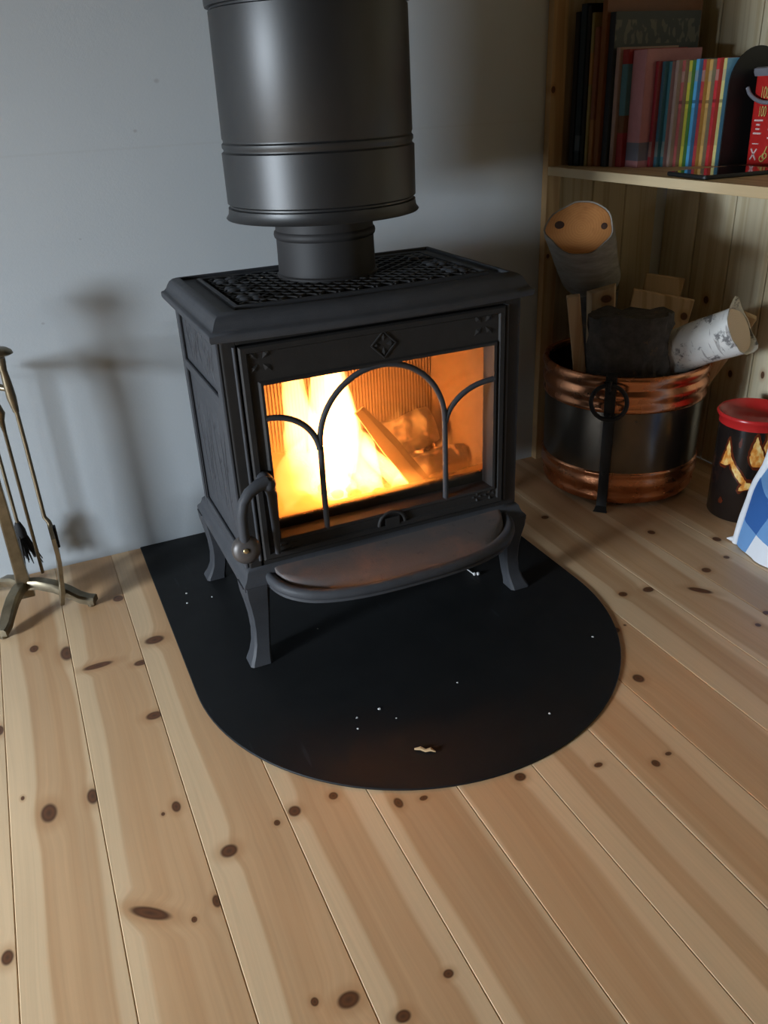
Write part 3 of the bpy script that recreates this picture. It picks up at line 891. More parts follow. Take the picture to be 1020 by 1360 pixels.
# red tub -------------------------------------------------------------
m_tub = simple('red_label_print', (.50, .018, .016), .35)
m_lid = simple('grey_translucent_plastic', (.20, .20, .23), .35)
m_gold = simple('gold_print', (.62, .44, .14), .4)
m_palepr = simple('pale_pink_print', (.72, .50, .48), .5)
tx0, tx1, tya, tyb, tz = 1.598, 1.704, 1.432, 1.549, .188
tub = thing('craft_tub', ((tx0 + tx1) / 2, (tya + tyb) / 2, SHZ), 'red plastic tub with grey lid and gold 100 on the label', 'tub')
def rrect(x0, x1, y0, y1, z, r, n=5):
    pts = []
    for (cx_, cy_, a0) in ((x1 - r, y1 - r, 0), (x0 + r, y1 - r, 90), (x0 + r, y0 + r, 180), (x1 - r, y0 + r, 270)):
        for k in range(n + 1):
            a = math.radians(a0 + 90 * k / n); pts.append(Vector((cx_ + r * math.cos(a), cy_ + r * math.sin(a), z)))
    return pts
b = MB(); b.loft([rrect(tx0 + .003, tx1 - .003, tya + .003, tyb - .003, SHZ, .010), rrect(tx0, tx1, tya, tyb, SHZ + tz, .012)])
b.build('body', m_tub, tub, smooth=40)
b = MB(); b.loft([rrect(tx0 - .004, tx1 + .004, tya - .004, tyb + .004, SHZ + tz - .006, .014), rrect(tx0 - .007, tx1 + .007, tya - .007, tyb + .007, SHZ + tz + .002, .016), rrect(tx0 - .007, tx1 + .007, tya - .007, tyb + .007, SHZ + tz + .009, .016), rrect(tx0 - .002, tx1 + .002, tya - .002, tyb + .002, SHZ + tz + .012, .014)])
b.build('lid', m_lid, tub, smooth=40)
b = MB(); pts = []
for k in range(17):
    u = k / 16
    pts.append((tx0 - .010 - .004 * math.sin(math.pi * u), tyb + .006 - (tyb - tya + .012) * u, SHZ + .160 - .030 * math.sin(math.pi * u) ** .6))
b.tube(pts, .0045, 8, True, 1.0); b.build('carry_handle', m_lid, tub, smooth=60)
FXR = Matrix(((0, 0, -1), (-1, 0, 0), (0, 1, 0)))     # text plane: right = -y, up = z, facing -x
def text(s_, size, loc, mat, parent, name='lettering', space=1.0):
    cu = bpy.data.curves.new(name, 'FONT'); cu.body = s_; cu.size = size; cu.extrude = .0003; cu.space_character = space
    cu.align_x = 'CENTER'
    cu.materials.append(mat)
    tmp = bpy.data.objects.new(name, cu)
    me = bpy.data.meshes.new_from_object(tmp); bpy.data.objects.remove(tmp)
    me.name = name
    o = bpy.data.objects.new(name, me); COL.objects.link(o)
    o.parent = parent
    o.location = Vector(loc) - Vector(parent['_w'])
    o.rotation_euler = FXR.to_euler(); o.scale = (.5, 1, 1)
    return o
text('100', .034, (tx0 - .0010, 1.512, SHZ + .138), m_gold, tub)
text('100', .030, (tx0 - .0014, 1.512, SHZ + .102), m_gold, tub)
b = MB()
for cxy, ws in ((1.520, (.024, .010, .011, .022)), (1.478, (.026, .018, .024, .018, .022))):
    for k, wd in enumerate(ws):
        z = SHZ + .092 - k * .0088
        b.box(tx0 - .0005, tx0 + .0022, cxy - wd / 2, cxy + wd / 2, z, z + .0036)
b.box(tx0 + .0002, tx0 + .003, 1.512, 1.530, SHZ + .045, SHZ + .047)
b.build('text_lines', m_palepr, tub, smooth=0)
b = MB()     # crossed scissors symbol
for s in (1, -1):
    M = Matrix.Translation((tx0 + .0015, 1.523, SHZ + .024)) @ Matrix.Rotation(math.radians(35 * s), 4, 'X')
    b.box(-.001, .001, -.0016, .0016, -.014, .014, M)
b.build('cross_mark', m_palepr, tub, smooth=0)
b = MB()
b.torus((tx0 + .001, 1.497, SHZ + .016), .006, .0016, (1, 0, 0), 16, 6); b.torus((tx0 + .001, 1.490, SHZ + .022), .006, .0016, (1, 0, 0), 16, 6)
b.tube([(tx0 + .001, 1.494, SHZ + .022), (tx0 + .001, 1.486, SHZ + .042)], .0016, 6)
b.build('scissors_mark', m_gold, tub, smooth=60)
# tablet --------------------------------------------------------------
m_glassblk = simple('black_screen_glass', (.010, .010, .011), .08, 0, .6, vary=.02)
M = Matrix.Translation((1.424, 1.428, SHZ)) @ Matrix.Rotation(math.radians(-6), 4, 'Z')
tb = thing('tablet', (1.424, 1.428, SHZ), 'black tablet lying flat on the shelf in front of the red tub', 'tablet')
b = MB(); b.loft([[M @ p for p in rrect(-.098 + i, .098 - i, -.066 + i, .066 - i, z, .010)] for i, z in ((.002, .0), (0, .002), (0, .0065), (.001, .008))])
b.build('case', m_blk, tb, smooth=40)
b = MB(); b.loft([[M @ p for p in rrect(-.094, .094, -.062, .062, z, .008)] for z in (.0078, .0085)])
b.build('screen', m_glassblk, tb, smooth=40)

# ================================================================== COPPER BUCKET
t = NT('dark_reflective_brass')
p_ = t.pos()
t.set(t.mix(t.noise(p_, 14, 4), (.10, .085, .07), (.19, .155, .12)), t.math('ADD', .16, t.math('MULTIPLY', t.noise(p_, 9, 3), .16)), 0.9)
m_bkt = t.m
t = NT('copper_band')
p_ = t.pos()
t.set(t.mix(t.noise(p_, 12, 4), (.58, .22, .10), (.78, .36, .19)), t.math('ADD', .20, t.math('MULTIPLY', t.noise(p_, 20, 3), .14)), 1.0)
m_cop = t.m
m_wrought = simple('black_wrought_iron', (.012, .011, .011), .55)
CX, CY = 1.429, 1.690
bk = thing('log_bucket', (CX, CY, 0), 'round dark metal log bucket with copper bands and iron ring handle', 'bucket')
b = MB()
b.lathe([(.0001, .018), (.188, .018), (.196, .024), (.201, .05), (.204, .10), (.2055, .27), (.2055, .345), (.2005, .345), (.2005, .10), (.192, .030), (.0001, .028)], (CX, CY, 0), 72)
b.build('bucket_body', m_bkt, bk, smooth=50)
b = MB()
b.lathe([(.2035, .262), (.2075, .264), (.2105, .269), (.2105, .276), (.2085, .284), (.2095, .292), (.2125, .298), (.2135, .306), (.2125, .314), (.2090, .321), (.2090, .327), (.2120, .333), (.2140, .341), (.2145, .349), (.2120, .356), (.2060, .358), (.2000, .354), (.2000, .340)], (CX, CY, 0), 96)
b.build('copper_rim', m_cop, bk, smooth=60)
b = MB()
b.lathe([(.184, .014), (.194, .012), (.1990, .017), (.2025, .026), (.2030, .034), (.2005, .042), (.2035, .050), (.2075, .060), (.2085, .070), (.2065, .080), (.2050, .088), (.2075, .093), (.2070, .099), (.2035, .102)], (CX, CY, 0), 96)
b.build('copper_foot_band', m_cop, bk, smooth=60)
for ang in (math.atan2(1.55 - CY, 1.275 - CX), math.atan2(1.55 - CY, 1.275 - CX) + math.pi):
    dr = Vector((math.cos(ang), math.sin(ang), 0)); tg = Vector((-dr.y, dr.x, 0)); c = Vector((CX, CY, 0))
    def rg(r, z, w, th): return [c + dr * r + tg * w + Vector((0, 0, z)), c + dr * r - tg * w + Vector((0, 0, z)), c + dr * (r - th) - tg * w + Vector((0, 0, z)), c + dr * (r - th) + tg * w + Vector((0, 0, z))]
    b = MB()
    b.loft([rg(r, z, w, .006) for r, z, w in ((.236, .0015, .018), (.232, .004, .016), (.222, .014, .013), (.217, .04, .0125), (.2165, .08, .0125), (.2165, .16, .0125), (.2180, .25, .0125), (.2215, .30, .0130), (.2235, .345, .0135), (.2215, .362, .013), (.214, .368, .012), (.206, .366, .011))])
    st_ = b.build('iron_strap', m_wrought, bk, smooth=30, bevel=.0015)
    for z in (.105, .262, .318):
        MB().sphere(c + dr * .2185 + Vector((0, 0, z)), .006, 12, 8).build('rivet', m_wrought, st_, smooth=60)
    b = MB(); b.torus(c + dr * .233 + Vector((0, 0, .300)), .043, .0055, dr + Vector((0, 0, .10)), 36, 10)
    b.build('ring_handle', m_wrought, bk, smooth=60)
    b = MB(); b.torus(c + dr * .226 + Vector((0, 0, .340)), .011, .0035, tg, 16, 8)
    b.build('handle_eye', m_wrought, bk, smooth=60)

# ================================================================== FIREWOOD
def end_grain(name, col, ring=(.30, .15, .06), c=(0, 0, 0), sc_=1.0):
    t = NT(name)
    p = t.vmath('SUBTRACT', t.pos(), c)
    d = t.math('ADD', t.vmath('LENGTH', p), t.math('MULTIPLY', t.noise(t.pos(), 30, 2), .01))
    w = t.math('FRACT', t.math('MULTIPLY', d, 170))
    cc = t.mix(t.math('MULTIPLY', w, .35), col, ring)
    cc = t.mix(t.smooth(t.noise(t.pos(), 22, 4), .55, .75, 0, .5), cc, ring)
    t.set(cc, .85, 0, .2); t.bump(t.noise(t.pos(), 160, 3), .25, .002)
    return t.m
def bark(name, lo, hi, scale=(30, 30, 30), line=None):
    t = NT(name)
    n1 = t.noise(t.vmath('MULTIPLY', t.pos(), scale), 1, 5, .65)
    cc = t.mix(n1, lo, hi)
    if line: cc = t.mix(t.smooth(t.noise(t.pos(), 26, 5, .7), .60, .68), cc, line)
    t.set(cc, .9, 0, .2); t.bump(n1, .7, .006)
    return t.m
def frame(d, up=(0, 0, 1)):
    d = Vector(d).normalized(); s = d.cross(Vector(up)).normalized(); q = s.cross(d)
    return d, s, q
# thick round log with two knots on the sawn face
tp = Vector((1.222, 1.640, .700)); d, s, q = frame((-.60, -.62, .50))
Lb = thing('round_log', tp - d * .34, 'thick round log with orange sawn end showing two dark knots', 'log', 'firewood in the copper bucket')
def shape(k, n=40):
    a = 2 * math.pi * k / n
    c, w = math.cos(a), math.sin(a)
    x = .072 * c
    y_ = .064 * math.copysign(abs(w) ** 1.05, w)
    if c > .3: x += .012 * ((c - .3) / .7); y_ *= 1 - .22 * ((c - .3) / .7)
    return x, y_
def ring_at(c, f=1.0, w=0.0, sd=0):
    return [c + s * (x * f) + q * (y_ * f) + (s * x + q * y_) * (w * noise.noise(Vector((k * .35, sd, 3)))) for k, (x, y_) in enumerate([shape(k) for k in range(40)])]
m_bark1 = bark('grey_brown_bark', (.10, .09, .078), (.46, .42, .36), (14, 14, 60))
m_end1 = end_grain('orange_end_grain', (.52, .23, .075), (.30, .11, .035), tuple(tp))
b = MB(); b.loft([ring_at(tp - d * (.34 * (1 - i / 8)), 1.0 + (.03 if i < 8 else 0), .05, i * .35) for i in range(9)], True, False)
b.loft([ring_at(tp, 1.0, .05, 2.8), ring_at(tp - d * .003, .955, .05, 2.8)], False, False)
b.build('bark', m_bark1, Lb, smooth=60)
b = MB(); b.loft([ring_at(tp - d * .02, .95, .05, 2.8), ring_at(tp - d * .002, .955, .05, 2.8), ring_at(tp - d * .001, .93, .05, 2.8)], True, True)
b.build('sawn_end', m_end1, Lb, smooth=30)
m_knot = simple('dark_knot', (.05, .022, .012), .9, vary=.4, scale=80)
for (x, y_, r1, r2) in ((-.052, .004, .0075, .008), (.050, .006, .0115, .0095)):
    b = MB()
    cc = tp + s * x + q * y_
    M = Matrix.Translation(cc) @ Matrix((s.to_tuple() + (0,), q.to_tuple() + (0,), d.to_tuple() + (0,), (0, 0, 0, 1))).transposed()
    M = M @ Matrix.Diagonal((r1, r2, 1, 1))
    b.lathe([(1.0, -.002), (.95, .0002), (.5, .0010), (.0001, .0012)], (0, 0, 0), 16, M)
    b.build('knot', m_knot, Lb, smooth=60)
# birch log resting on the bucket rim
A_, E_ = Vector((1.440, 1.662, .330)), Vector((1.538, 1.428, .462)); d, s, q = frame(E_ - A_)
t = NT('white_birch_bark')
p = t.pos()
along = t.vmath('DOT_PRODUCT', p, tuple(d)); 
v2 = t.comb(t.math('MULTIPLY', along, 120), t.math('MULTIPLY', t.vmath('DOT_PRODUCT', p, tuple(s)), 16), t.math('MULTIPLY', t.vmath('DOT_PRODUCT', p, tuple(q)), 16))
len_ = t.smooth(t.noise(v2, 1, 3, .6), .57, .66)
pat = t.smooth(t.noise(p, 21, 5, .7), .55, .63)
cb = t.mix(t.noise(p, 25, 4), (.62, .61, .58), (.80, .79, .76))
cb = t.mix(t.smooth(t.noise(p, 9, 3), .5, .75, 0, .5), cb, (.55, .44, .32))
cb = t.mix(t.math('MULTIPLY', len_, .55), cb, (.14, .11, .10)); cb = t.mix(t.math('MULTIPLY', pat, .8), cb, (.06, .055, .06))
t.set(cb, .75, 0, .3); t.bump(t.noise(p, 60, 4), .4, .003)
m_birch = t.m
m_bend = end_grain('pale_birch_end', (.85, .72, .60), (.70, .54, .42), tuple(E_))
bl = thing('birch_log', A_, 'white birch log with peeling bark resting on the bucket rim', 'log', 'firewood in the copper bucket')
def br_ring(u, r, sd=0): 
    c = A_.lerp(E_, u); out = []
    for k in range(28):
        a = 2 * math.pi * k / 28
        g = r * (1 + .10 * noise.noise(Vector((math.cos(a) * 1.4, math.sin(a) * 1.4, u * 3 + sd))))
        out.append(c + s * math.cos(a) * g + q * math.sin(a) * g)
    return out
b = MB(); rings = [br_ring(u, .056 + .002 * math.sin(u * 6)) for u in [k / 10 for k in range(11)]]
last = rings[-1]
# flaring, ragged bark edge
flare = []
for k, p_ in enumerate(last):
    a = 2 * math.pi * k / 28
    up_ = max(0, math.sin(a)) ** 6; dn = max(0, math.sin(a + math.pi + .5)) ** 8
    flare.append(p_ + d * (.001 + .003 * noise.noise(Vector((k * .9, 0, 1))) + .016 * up_ + .012 * dn) + (p_ - E_).normalized() * (.002 + .020 * up_ + .008 * dn))
inner = [p_ + (E_ - p_) * .06 for p_ in flare]
inner2 = [E_ - d * .004 + (p_ - E_) * .94 for p_ in last]
b.loft(rings + [flare, inner, inner2], True, False)
b.build('birch_bark', m_birch, bl, smooth=60)
b = MB(); b.loft([[E_ - d * .03 + (p_ - E_) * .935 for p_ in last], [E_ - d * .001 + (p_ - E_) * .935 for p_ in last]])
b.build('cut_end', m_bend, bl, smooth=30)
# split pieces
def split_piece(name, a, bb, poly, face, label, tilt=0.0, mat=None, ext=None, parts=None):
    a, bb = Vector(a), Vector(bb); d, s, q = frame(bb - a, face)
    rings = []
    for i in range(6):
        u = i / 5; c = a.lerp(bb, u)
        jit = .0015
        rings.append([c + s * (x + jit * noise.noise(Vector((i, k, 1.5)))) + q * (y_ + jit * noise.noise(Vector((i, k, 7.5)))) for k, (x, y_) in enumerate(poly)])
    rings[-1] = [p + d * (tilt * ((p - bb).dot(s))) for p in rings[-1]]
    b = MB(); b.loft(rings)
    o = b.build(name, mat, None, smooth=25, bevel=.0015, bseg=1)
    return tag(o, label, 'firewood', 'firewood in the copper bucket')
def split_mat(name, seed, tone=1.0, kn=()):
    return pine(name, along='Z', across='X', seed=seed, knots=kn, rough=.75, pale=(.74 * tone, .53 * tone, .32 * tone), dark=(.52 * tone, .32 * tone, .16 * tone))
face = (-.65, -.75, 0)
split_piece('split_log', (1.310, 1.66, .04), (1.243, 1.685, .533), [(-.016, -.012), (.016, -.014), (.018, .012), (-.012, .016)], face, 'narrow pale split stick at the left edge of the bucket', mat=split_mat('split_a', 201, .8))
split_piece('split_log', (1.385, 1.72, .04), (1.344, 1.705, .534), [(-.037, -.014), (.035, -.018), (.034, .014), (-.02, .024)], face, 'orange split log with slanted top beside the narrow stick', tilt=.25, mat=split_mat('split_b', 202, .72, [(1.345, .512, .012, .010)]))
split_piece('split_log', (1.480, 1.745, .04), (1.558, 1.718, .490), [(-.078, -.012), (.082, -.014), (.080, .014), (-.076, .016)], face, 'wide pale split board with a knot and a crack', mat=split_mat('split_c', 203, .95, [(1.590, .437, .007, .010)]))
split_piece('split_log', (1.545, 1.80, .04), (1.612, 1.777, .521), [(-.050, -.012), (.052, -.014), (.050, .014), (-.05, .014)], face, 'pale split board standing behind the wide knotty one', mat=split_mat('split_d', 204, .85))
m_dbark = bark('dark_scaly_bark', (.02, .019, .018), (.17, .155, .14), (40, 40, 40), (.17, .12, .085))
A_, E_ = Vector((1.372, 1.60, .05)), Vector((1.352, 1.60, .490)); d, s, q = frame(E_ - A_, face)
rings = []
for i in range(19):
    u = i / 18; ring = []
    for k in range(44):
        a = 2 * math.pi * k / 44
        x, y_ = .098 * math.copysign(abs(math.cos(a)) ** .8, math.cos(a)), .050 * math.copysign(abs(math.sin(a)) ** .8, math.sin(a))
        g = 1 + .16 * noise.noise(Vector((x * 45, y_ * 45, u * 9))) + .09 * noise.noise(Vector((x * 130, y_ * 130, u * 22)))
        top = (.018 * noise.noise(Vector((x * 30, y_ * 30, 5))) if i == 18 else 0)
        ring.append(A_.lerp(E_, u) + s * x * g + q * y_ * g + d * top)
    rings.append(ring)
b = MB(); b.loft(rings)
tag(b.build('bark_log', m_dbark, None, smooth=28), 'wide dark log with scaly bark at the front of the bucket', 'firewood', 'firewood in the copper bucket')
rough_log('bark_log', (1.40, 1.80, .05), (1.425, 1.815, .50), .050, m_dbark, 'dark barked log standing between the split boards', 'firewood', 'firewood in the copper bucket', seed=8)
split_piece('split_log', (1.55, 1.66, .10), (1.632, 1.488, .470), [(-.018, -.012), (.018, -.013), (.016, .012), (-.012, .014)], (-.5, -.8, 0), 'small split stick behind the end of the birch log', mat=split_mat('split_e', 206, .8))

# ================================================================== FLAME-PRINTED TIN
TXc, TYc2, TR = 1.575, 1.374, .081
tin = thing('printed_tin', (TXc, TYc2, 0), 'black tin printed with flames with a red dished lid', 'tin')
m_tin = simple('glossy_black_tin', (.014, .010, .009), .16, 0, .6, vary=.3)
m_redlid = simple('red_plastic_lid', (.48, .020, .020), .25)
b = MB(); b.lathe([(.0001, 0), (TR - .002, 0), (TR, .003), (TR, .250), (TR - .004, .250), (TR - .006, .235), (.0001, .235)], (TXc, TYc2, 0), 64); b.build('can', m_tin, tin, smooth=50)
b = MB(); b.lathe([(TR - .004, .243), (TR + .001, .243), (TR + .002, .258), (TR + .007, .263), (TR + .008, .268), (TR + .005, .272), (TR - .002, .269), (TR - .012, .256), (TR - .024, .246), (.02, .242), (.0001, .242)], (TXc, TYc2, 0), 64); b.build('lid', m_redlid, tin, smooth=60)
t = NT('printed_flame')
p_ = t.pos()
fz = t.noise(t.vmath('MULTIPLY', p_, (60, 60, 34)), 1, 3, .6)
t.set(t.ramp(fz, [(.25, (.38, .10, .02)), (.45, (.72, .28, .05)), (.60, (.85, .58, .20)), (.75, (.90, .80, .45))]), .2, 0, .5)
m_fp = t.m
m_fp2 = simple('printed_dull_red_glow', (.10, .018, .006), .2, vary=.6, scale=120)
a0 = math.atan2(-TYc2, -TXc)         # towards the photographer
def decal(levels, name='flame_print', off=.0006, mat=None):
    if mat is None:     # dull red glow printed around each flame
        decal([(levels[0][0] + .010, levels[0][1] - .001, levels[0][2] + .001)] + [(z, ua - .005 - .004 * abs(noise.noise(Vector((z * 90, 1, 0)))), ub + .005 + .004 * abs(noise.noise(Vector((z * 90, 7, 0))))) for z, ua, ub in levels] + [(levels[-1][0] - .008, levels[-1][1] + .001, levels[-1][2] - .001)], 'glow_print', .0003, m_fp2)
    fine = []
    for i in range(len(levels) - 1):
        for j in range(3):
            u = j / 3; fine.append(tuple(levels[i][c] + (levels[i + 1][c] - levels[i][c]) * u for c in range(3)))
    fine.append(levels[-1])
    levels = [(z, ua + .0022 * noise.noise(Vector((z * 160, 3, 1))), ub + .0022 * noise.noise(Vector((z * 160, 9, 2)))) for z, ua, ub in fine]
    rings = []
    for z, ua, ub in levels:
        rings.append([Vector((TXc + (TR + off) * math.cos(a0 + (ua + (ub - ua) * j / 6) / TR), TYc2 + (TR + off) * math.sin(a0 + (ua + (ub - ua) * j / 6) / TR), z)) for j in range(7)])
    b = MB(); b.loft(rings, False, False, closed=False)
    b.build(name, mat or m_fp, tin, smooth=60)
decal([(.212, -.0505, -.050), (.200, -.053, -.047), (.185, -.056, -.043), (.170, -.060, -.040), (.155, -.064, -.036), (.145, -.069, -.052)])
decal([(.172, -.046, -.040), (.155, -.041, -.028), (.140, -.033, -.016), (.125, -.024, -.004), (.112, -.012, .004), (.105, -.004, .006)])
decal([(.112, .000, .014), (.104, -.006, .016), (.095, -.010, .010), (.088, -.012, -.006)])
decal([(.232, .012, .014), (.215, .008, .020), (.195, .004, .030), (.180, .002, .036), (.165, .006, .040), (.155, .012, .034)])
decal([(.245, .034, .060), (.225, .036, .064), (.205, .030, .066), (.190, .038, .060), (.176, .044, .056)])
decal([(.060, -.052, -.050), (.050, -.058, -.044), (.042, -.056, -.048)], mat=m_fp2)
decal([(.225, -.022, -.020), (.210, -.026, -.018), (.200, -.025, -.020)], mat=m_fp2)
decal([(.070, .016, .017), (.050, .013, .020), (.030, .010, .020), (.012, .004, .018)])

# ================================================================== CHECKED CLOTH BAG
t = NT('blue_white_check')
s_ = t.sep(t.pos())
ua = t.math('ADD', s_[1], t.math('MULTIPLY', s_[2], .35)); va = t.math('SUBTRACT', s_[2], t.math('MULTIPLY', s_[1], .28))
sa = t.math('GREATER_THAN', t.math('FRACT', t.math('DIVIDE', t.math('ADD', ua, 1.9325), .19)), .5)
sb = t.math('GREATER_THAN', t.math('FRACT', t.math('DIVIDE', t.math('ADD', va, 1.8884), .19)), .5)
ck = t.math('MULTIPLY', t.math('ADD', sa, sb), .5)
t.set(t.ramp(ck, [(0, (.72, .75, .80)), (.4, (.15, .31, .58)), (.8, (.035, .12, .36))], 'CONSTANT'), .8, 0, .2)
t.bump(t.noise(t.pos(), 300, 2), .3, .002)
m_check = t.m
m_edge = simple('white_cotton_edge', (.74, .76, .79), .85)
bag = thing('checked_bag', (1.48, 1.05, 0), 'blue and white checked cloth bag standing on the floor by the flame tin', 'bag')
def bag_pt(side, u, v):
    # u along -y from the visible edge, v up
    y = 1.246 - .36 * u; z = .002 + .50 * v
    bulge = .030 * math.sin(math.pi * min(1, u * 1.1 + .02)) ** .7 * (math.sin(math.pi * min(1, v * .85 + .14)) ** .6)
    xm = 1.438 + .215 * z + .02 * noise.noise(Vector((u * 3, v * 4, 2)))
    return Vector((xm + (side * bulge * 1.6) + (0.012 * noise.noise(Vector((u * 6, v * 7, side)))) * min(1, u * 5), y + .012 * noise.noise(Vector((v * 5, 0, 4))) - .02 * v, z))
NU, NV = 22, 26
for side, nm in ((-1, 'front_panel'), (1, 'back_panel')):
    vs, fs = [], []
    for i in range(NU + 1):
        for j in range(NV + 1): vs.append(bag_pt(side, i / NU, j / NV))
    for i in range(NU):
        for j in range(NV):
            a = i * (NV + 1) + j; fs.append((a, a + 1, a + NV + 2, a + NV + 1))
    b = MB().add(vs, fs); b.build(nm, m_check, bag, smooth=80)
b = MB(); pts = [bag_pt(-1, 0, j / NV) for j in range(NV + 1)]
b.tube([p + Vector((-.002, .002, 0)) for p in pts], [.008 + .002 * noise.noise(Vector((j * .4, 2, 0))) for j in range(NV + 1)], 10, True, .6)
b.tube([Vector((1.438, 1.250, .012)), Vector((1.430, 1.258, .009)), Vector((1.422, 1.264, .010))], [.008, .006, .001], 8)
b.build('white_edge', m_edge, bag, smooth=70)

# ================================================================== FIRE TOOLS
t = NT('aged_brass')
p_ = t.pos()
t.set(t.mix(t.noise(p_, 40, 4), (.10, .080, .052), (.34, .29, .20)), t.math('ADD', .26, t.math('MULTIPLY', t.noise(p_, 25, 3), .2)), .85)
m_ab = t.m
m_bristle = simple('black_bristle', (.012, .012, .013), .8)
SXc, SYc = -.128, 1.778
stand = thing('tool_stand', (SXc, SYc, 0), 'aged brass fire tool stand with curved feet beside the wall', 'tool stand')
b = MB()
def sq(x, y, z, hx, hy): return [Vector((x - hx, y - hy, z)), Vector((x + hx, y - hy, z)), Vector((x + hx, y + hy, z)), Vector((x - hx, y + hy, z))]
b.loft([sq(SXc, SYc, z, h, h) for z, h in ((.030, .018), (.05, .016), (.09, .0135), (.30, .011), (.58, .0095), (.62, .012))])
b.build('column', m_ab, stand, smooth=0, bevel=.003)
for (fx, fy) in ((.010, 1.708), (-.190, 1.664), (-.215, 1.885)):
    dv = Vector((fx - SXc, fy - SYc, 0)); L = dv.length; dv.normalize(); sv = Vector((-dv.y, dv.x, 0))
    b = MB(); rings = []
    for u, z, w, h in ((.04, .058, .012, .010), (.22, .060, .013, .010), (.45, .052, .014, .010), (.66, .036, .014, .010), (.80, .022, .014, .009), (.92, .017, .0135, .008), (1.0, .016, .013, .008)):
        c = Vector((SXc, SYc, z)) + dv * (L * u)
        nrm = Vector((0, 0, 1))
        rings.append([c + sv * w + nrm * h * .4, c + sv * w * .7 + nrm * h, c - sv * w * .7 + nrm * h, c - sv * w + nrm * h * .4, c - sv * w - nrm * h, c + sv * w - nrm * h])
    b.loft(rings)
    tipc = Vector((SXc, SYc, 0)) + dv * (L * .93)
    b.lathe([(.0001, .0005), (.009, .0005), (.009, .010), (.0001, .010)], tipc, 12)
    b.build('foot', m_ab, stand, smooth=35)
b = MB()
b.tube([(SXc - .11, SYc + .02, .515), (SXc, SYc, .53), (SXc + .076, SYc - .060, .515)], [.006, .009, .006], 10)
b.tube([(SXc - .03, SYc - .10, .515), (SXc, SYc, .53), (SXc + .02, SYc + .10, .515)], [.006, .009, .006], 10)
b.sphere((SXc, SYc, .640), .026, 16, 10)
b.build('hanger_cross', m_ab, stand, smooth=60)
# shovel: handle, rod, blade seen edge-on
sh = thing('fire_shovel', (-.052, 1.715, .03), 'brass fire shovel hanging on the right of the tool stand', 'fire tool', 'fire tools on the stand')
hx, hy = -.050, 1.712
b = MB(); b.tube([(hx, hy, .235), (hx, hy, .40), (hx - .001, hy, .50)], [.0042, .0042, .0045], 8)
b.tube([(hx, hy, .236), (hx + .006, hy - .004, .226), (hx + .008, hy - .006, .214)], [.0042, .005, .005], 8); b.build('rod', m_ab, sh, smooth=60)
b = MB()
b.tube([(hx - .001, hy, .470), (hx - .003, hy, .500), (hx - .004, hy, .53), (hx - .005, hy, .555), (hx - .005, hy, .572), (hx - .004, hy, .580)], [.006, .0095, .0085, .007, .009, .008], 10)
M = Matrix.Translation((hx - .004, hy, .584)) @ Matrix.Rotation(math.radians(6), 4, 'Y')
b.lathe([(.0001, .016), (.014, .015), (.022, .010), (.024, .005), (.018, .002), (.009, -.002), (.0001, -.003)], (0, 0, 0), 20, M); b.build('handle', m_ab, sh, smooth=50)
b = MB(); rings = []
for u, w in ((0, .016), (.1, .040), (.4, .046), (.8, .046), (1, .034)):
    c = Vector((hx + .006 - .014 * u + .008 * math.sin(math.pi * u), hy - .004 + .008 * u, .220 - .185 * u))
    tv = Vector((0, 1, 0)); nv = Vector((1, 0, 0)) * .0042
    rings.append([c + tv * w + nv, c - tv * w + nv, c - tv * w - nv, c + tv * w - nv])
b.loft(rings); b.build('blade', m_ab, sh, smooth=30)
b = MB(); b.box(hx + .0105, hx + .0165, hy - .014, hy + .006, .165, .212); b.build('blade_socket', m_bristle, sh, smooth=0, bevel=.002)
# poker / tongs
pk = thing('fire_poker', (-.098, 1.826, .03), 'slim dark fire poker hanging behind the shovel', 'fire tool', 'fire tools on the stand')
px_, py_ = -.086, 1.815
b = MB(); b.tube([(px_, py_, .055), (px_, py_, .25), (px_, py_, .41)], .0038, 8); b.build('rod', m_ab, pk, smooth=60)
b = MB(); b.tube([(px_, py_, .400), (px_ - .001, py_, .425), (px_ + .003, py_, .44), (px_ - .003, py_, .465), (px_ - .014, py_, .490), (px_ - .018, py_, .54)], [.004, .007, .008, .007, .008, .007], 10); b.build('handle', m_ab, pk, smooth=60)
# brush with dark bristles
br_ = thing('hearth_brush', (-.120, 1.84, .05), 'hearth brush with black bristles hanging behind the column', 'fire tool', 'fire tools on the stand')
qx, qy = -.112, 1.862
b = MB(); b.tube([(qx, qy, .17), (qx, qy, .50)], .004, 8); b.build('rod', m_ab, br_, smooth=60)
b = MB(); rr = random.Random(9)
b.tube([(qx, qy, .17), (qx, qy, .15), (qx, qy, .135)], [.006, .013, .014], 10)
for k in range(26):
    a = rr.uniform(0, 6.28); r0 = rr.uniform(0, .012); sp = rr.uniform(.008, .026)
    b.tube([(qx + r0 * math.cos(a), qy + r0 * math.sin(a), .14), (qx + (r0 + sp * .5) * math.cos(a), qy + (r0 + sp * .5) * math.sin(a), .10), (qx + (r0 + sp) * math.cos(a), qy + (r0 + sp) * math.sin(a), .055 + rr.uniform(0, .02))], [.003, .0028, .001], 5)
b.build('bristles', m_bristle, br_, smooth=50)

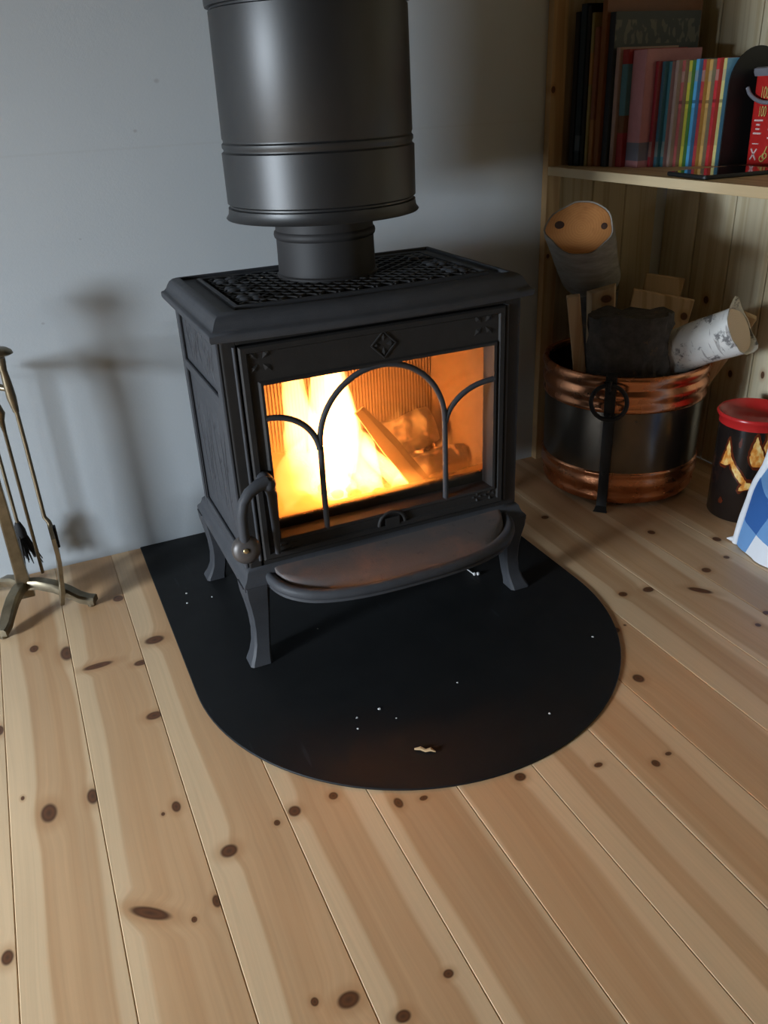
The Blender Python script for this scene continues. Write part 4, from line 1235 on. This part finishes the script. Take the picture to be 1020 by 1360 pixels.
# ================================================================== DEBRIS ON THE HEARTH PLATE
m_ash = simple('white_ash', (.55, .55, .54), .9)
m_chip = simple('pale_wood_chip', (.50, .33, .17), .85)
def fleck(x, y, r, lab):
    b = MB(); rr = random.Random(int(x * 1000)); pts = [Vector((x + r * rr.uniform(.5, 1.2) * math.cos(a), y + r * rr.uniform(.5, 1.2) * math.sin(a), PZ)) for a in (0, 1.3, 2.6, 3.8, 5)]
    b.loft([pts, [p * 1.0 + Vector((0, 0, r * .5)) + (Vector((x, y, p.z)) - p) * .35 for p in pts]])
    tag(b.build('ash_fleck', m_ash, None, smooth=0), lab, 'ash fleck', 'ash flecks on the hearth plate')
for x, y, r, lab in ((.387, 1.087, .0030, 'white ash fleck left of the pair in the middle of the plate'), (.378, 1.060, .0028, 'lowest white ash fleck of the small cluster on the plate'),
                     (.433, 1.090, .0036, 'largest white ash fleck of the small cluster on the plate'), (.450, 1.054, .0020, 'tiny ash fleck right of the small cluster'),
                     (.594, 1.091, .0024, 'lone ash fleck right of the middle of the plate'), (.202, 1.652, .0030, 'ash fleck near the straight left edge of the plate'),
                     (.250, 1.610, .0026, 'ash fleck by the rear left stove leg'), (.194, 1.611, .0028, 'ash fleck at the left edge nearest the floorboards'),
                     (.420, 1.380, .0026, 'ash fleck under the ash lip'), (.697, .941, .0028, 'ash fleck at the lower right of the plate'), (.904, 1.093, .0024, 'ash fleck close to the right rim of the plate')):
    fleck(x, y, r, lab)
b = MB(); b.tube([(.443, .967, PZ + .003), (.452, .962, PZ + .005), (.458, .955, PZ + .003), (.466, .952, PZ + .005), (.472, .945, PZ + .003)], [.002, .004, .0035, .004, .0012], 6, True, .7)
tag(b.build('wood_chip', m_chip, None, smooth=30), 'small curled brown wood chip near the front of the plate', 'wood chip')
b = MB(); b.tube([(.808, 1.445, PZ + .003), (.812, 1.412, PZ + .003)], .0013, 6); b.sphere((.8125, 1.410, PZ + .0042), .004, 8, 6); b.sphere((.8205, 1.407, PZ + .0042), .004, 8, 6)
tag(b.build('wire_bit', m_ash, None, smooth=40), 'bit of pale wire under the right end of the ash lip', 'wire')
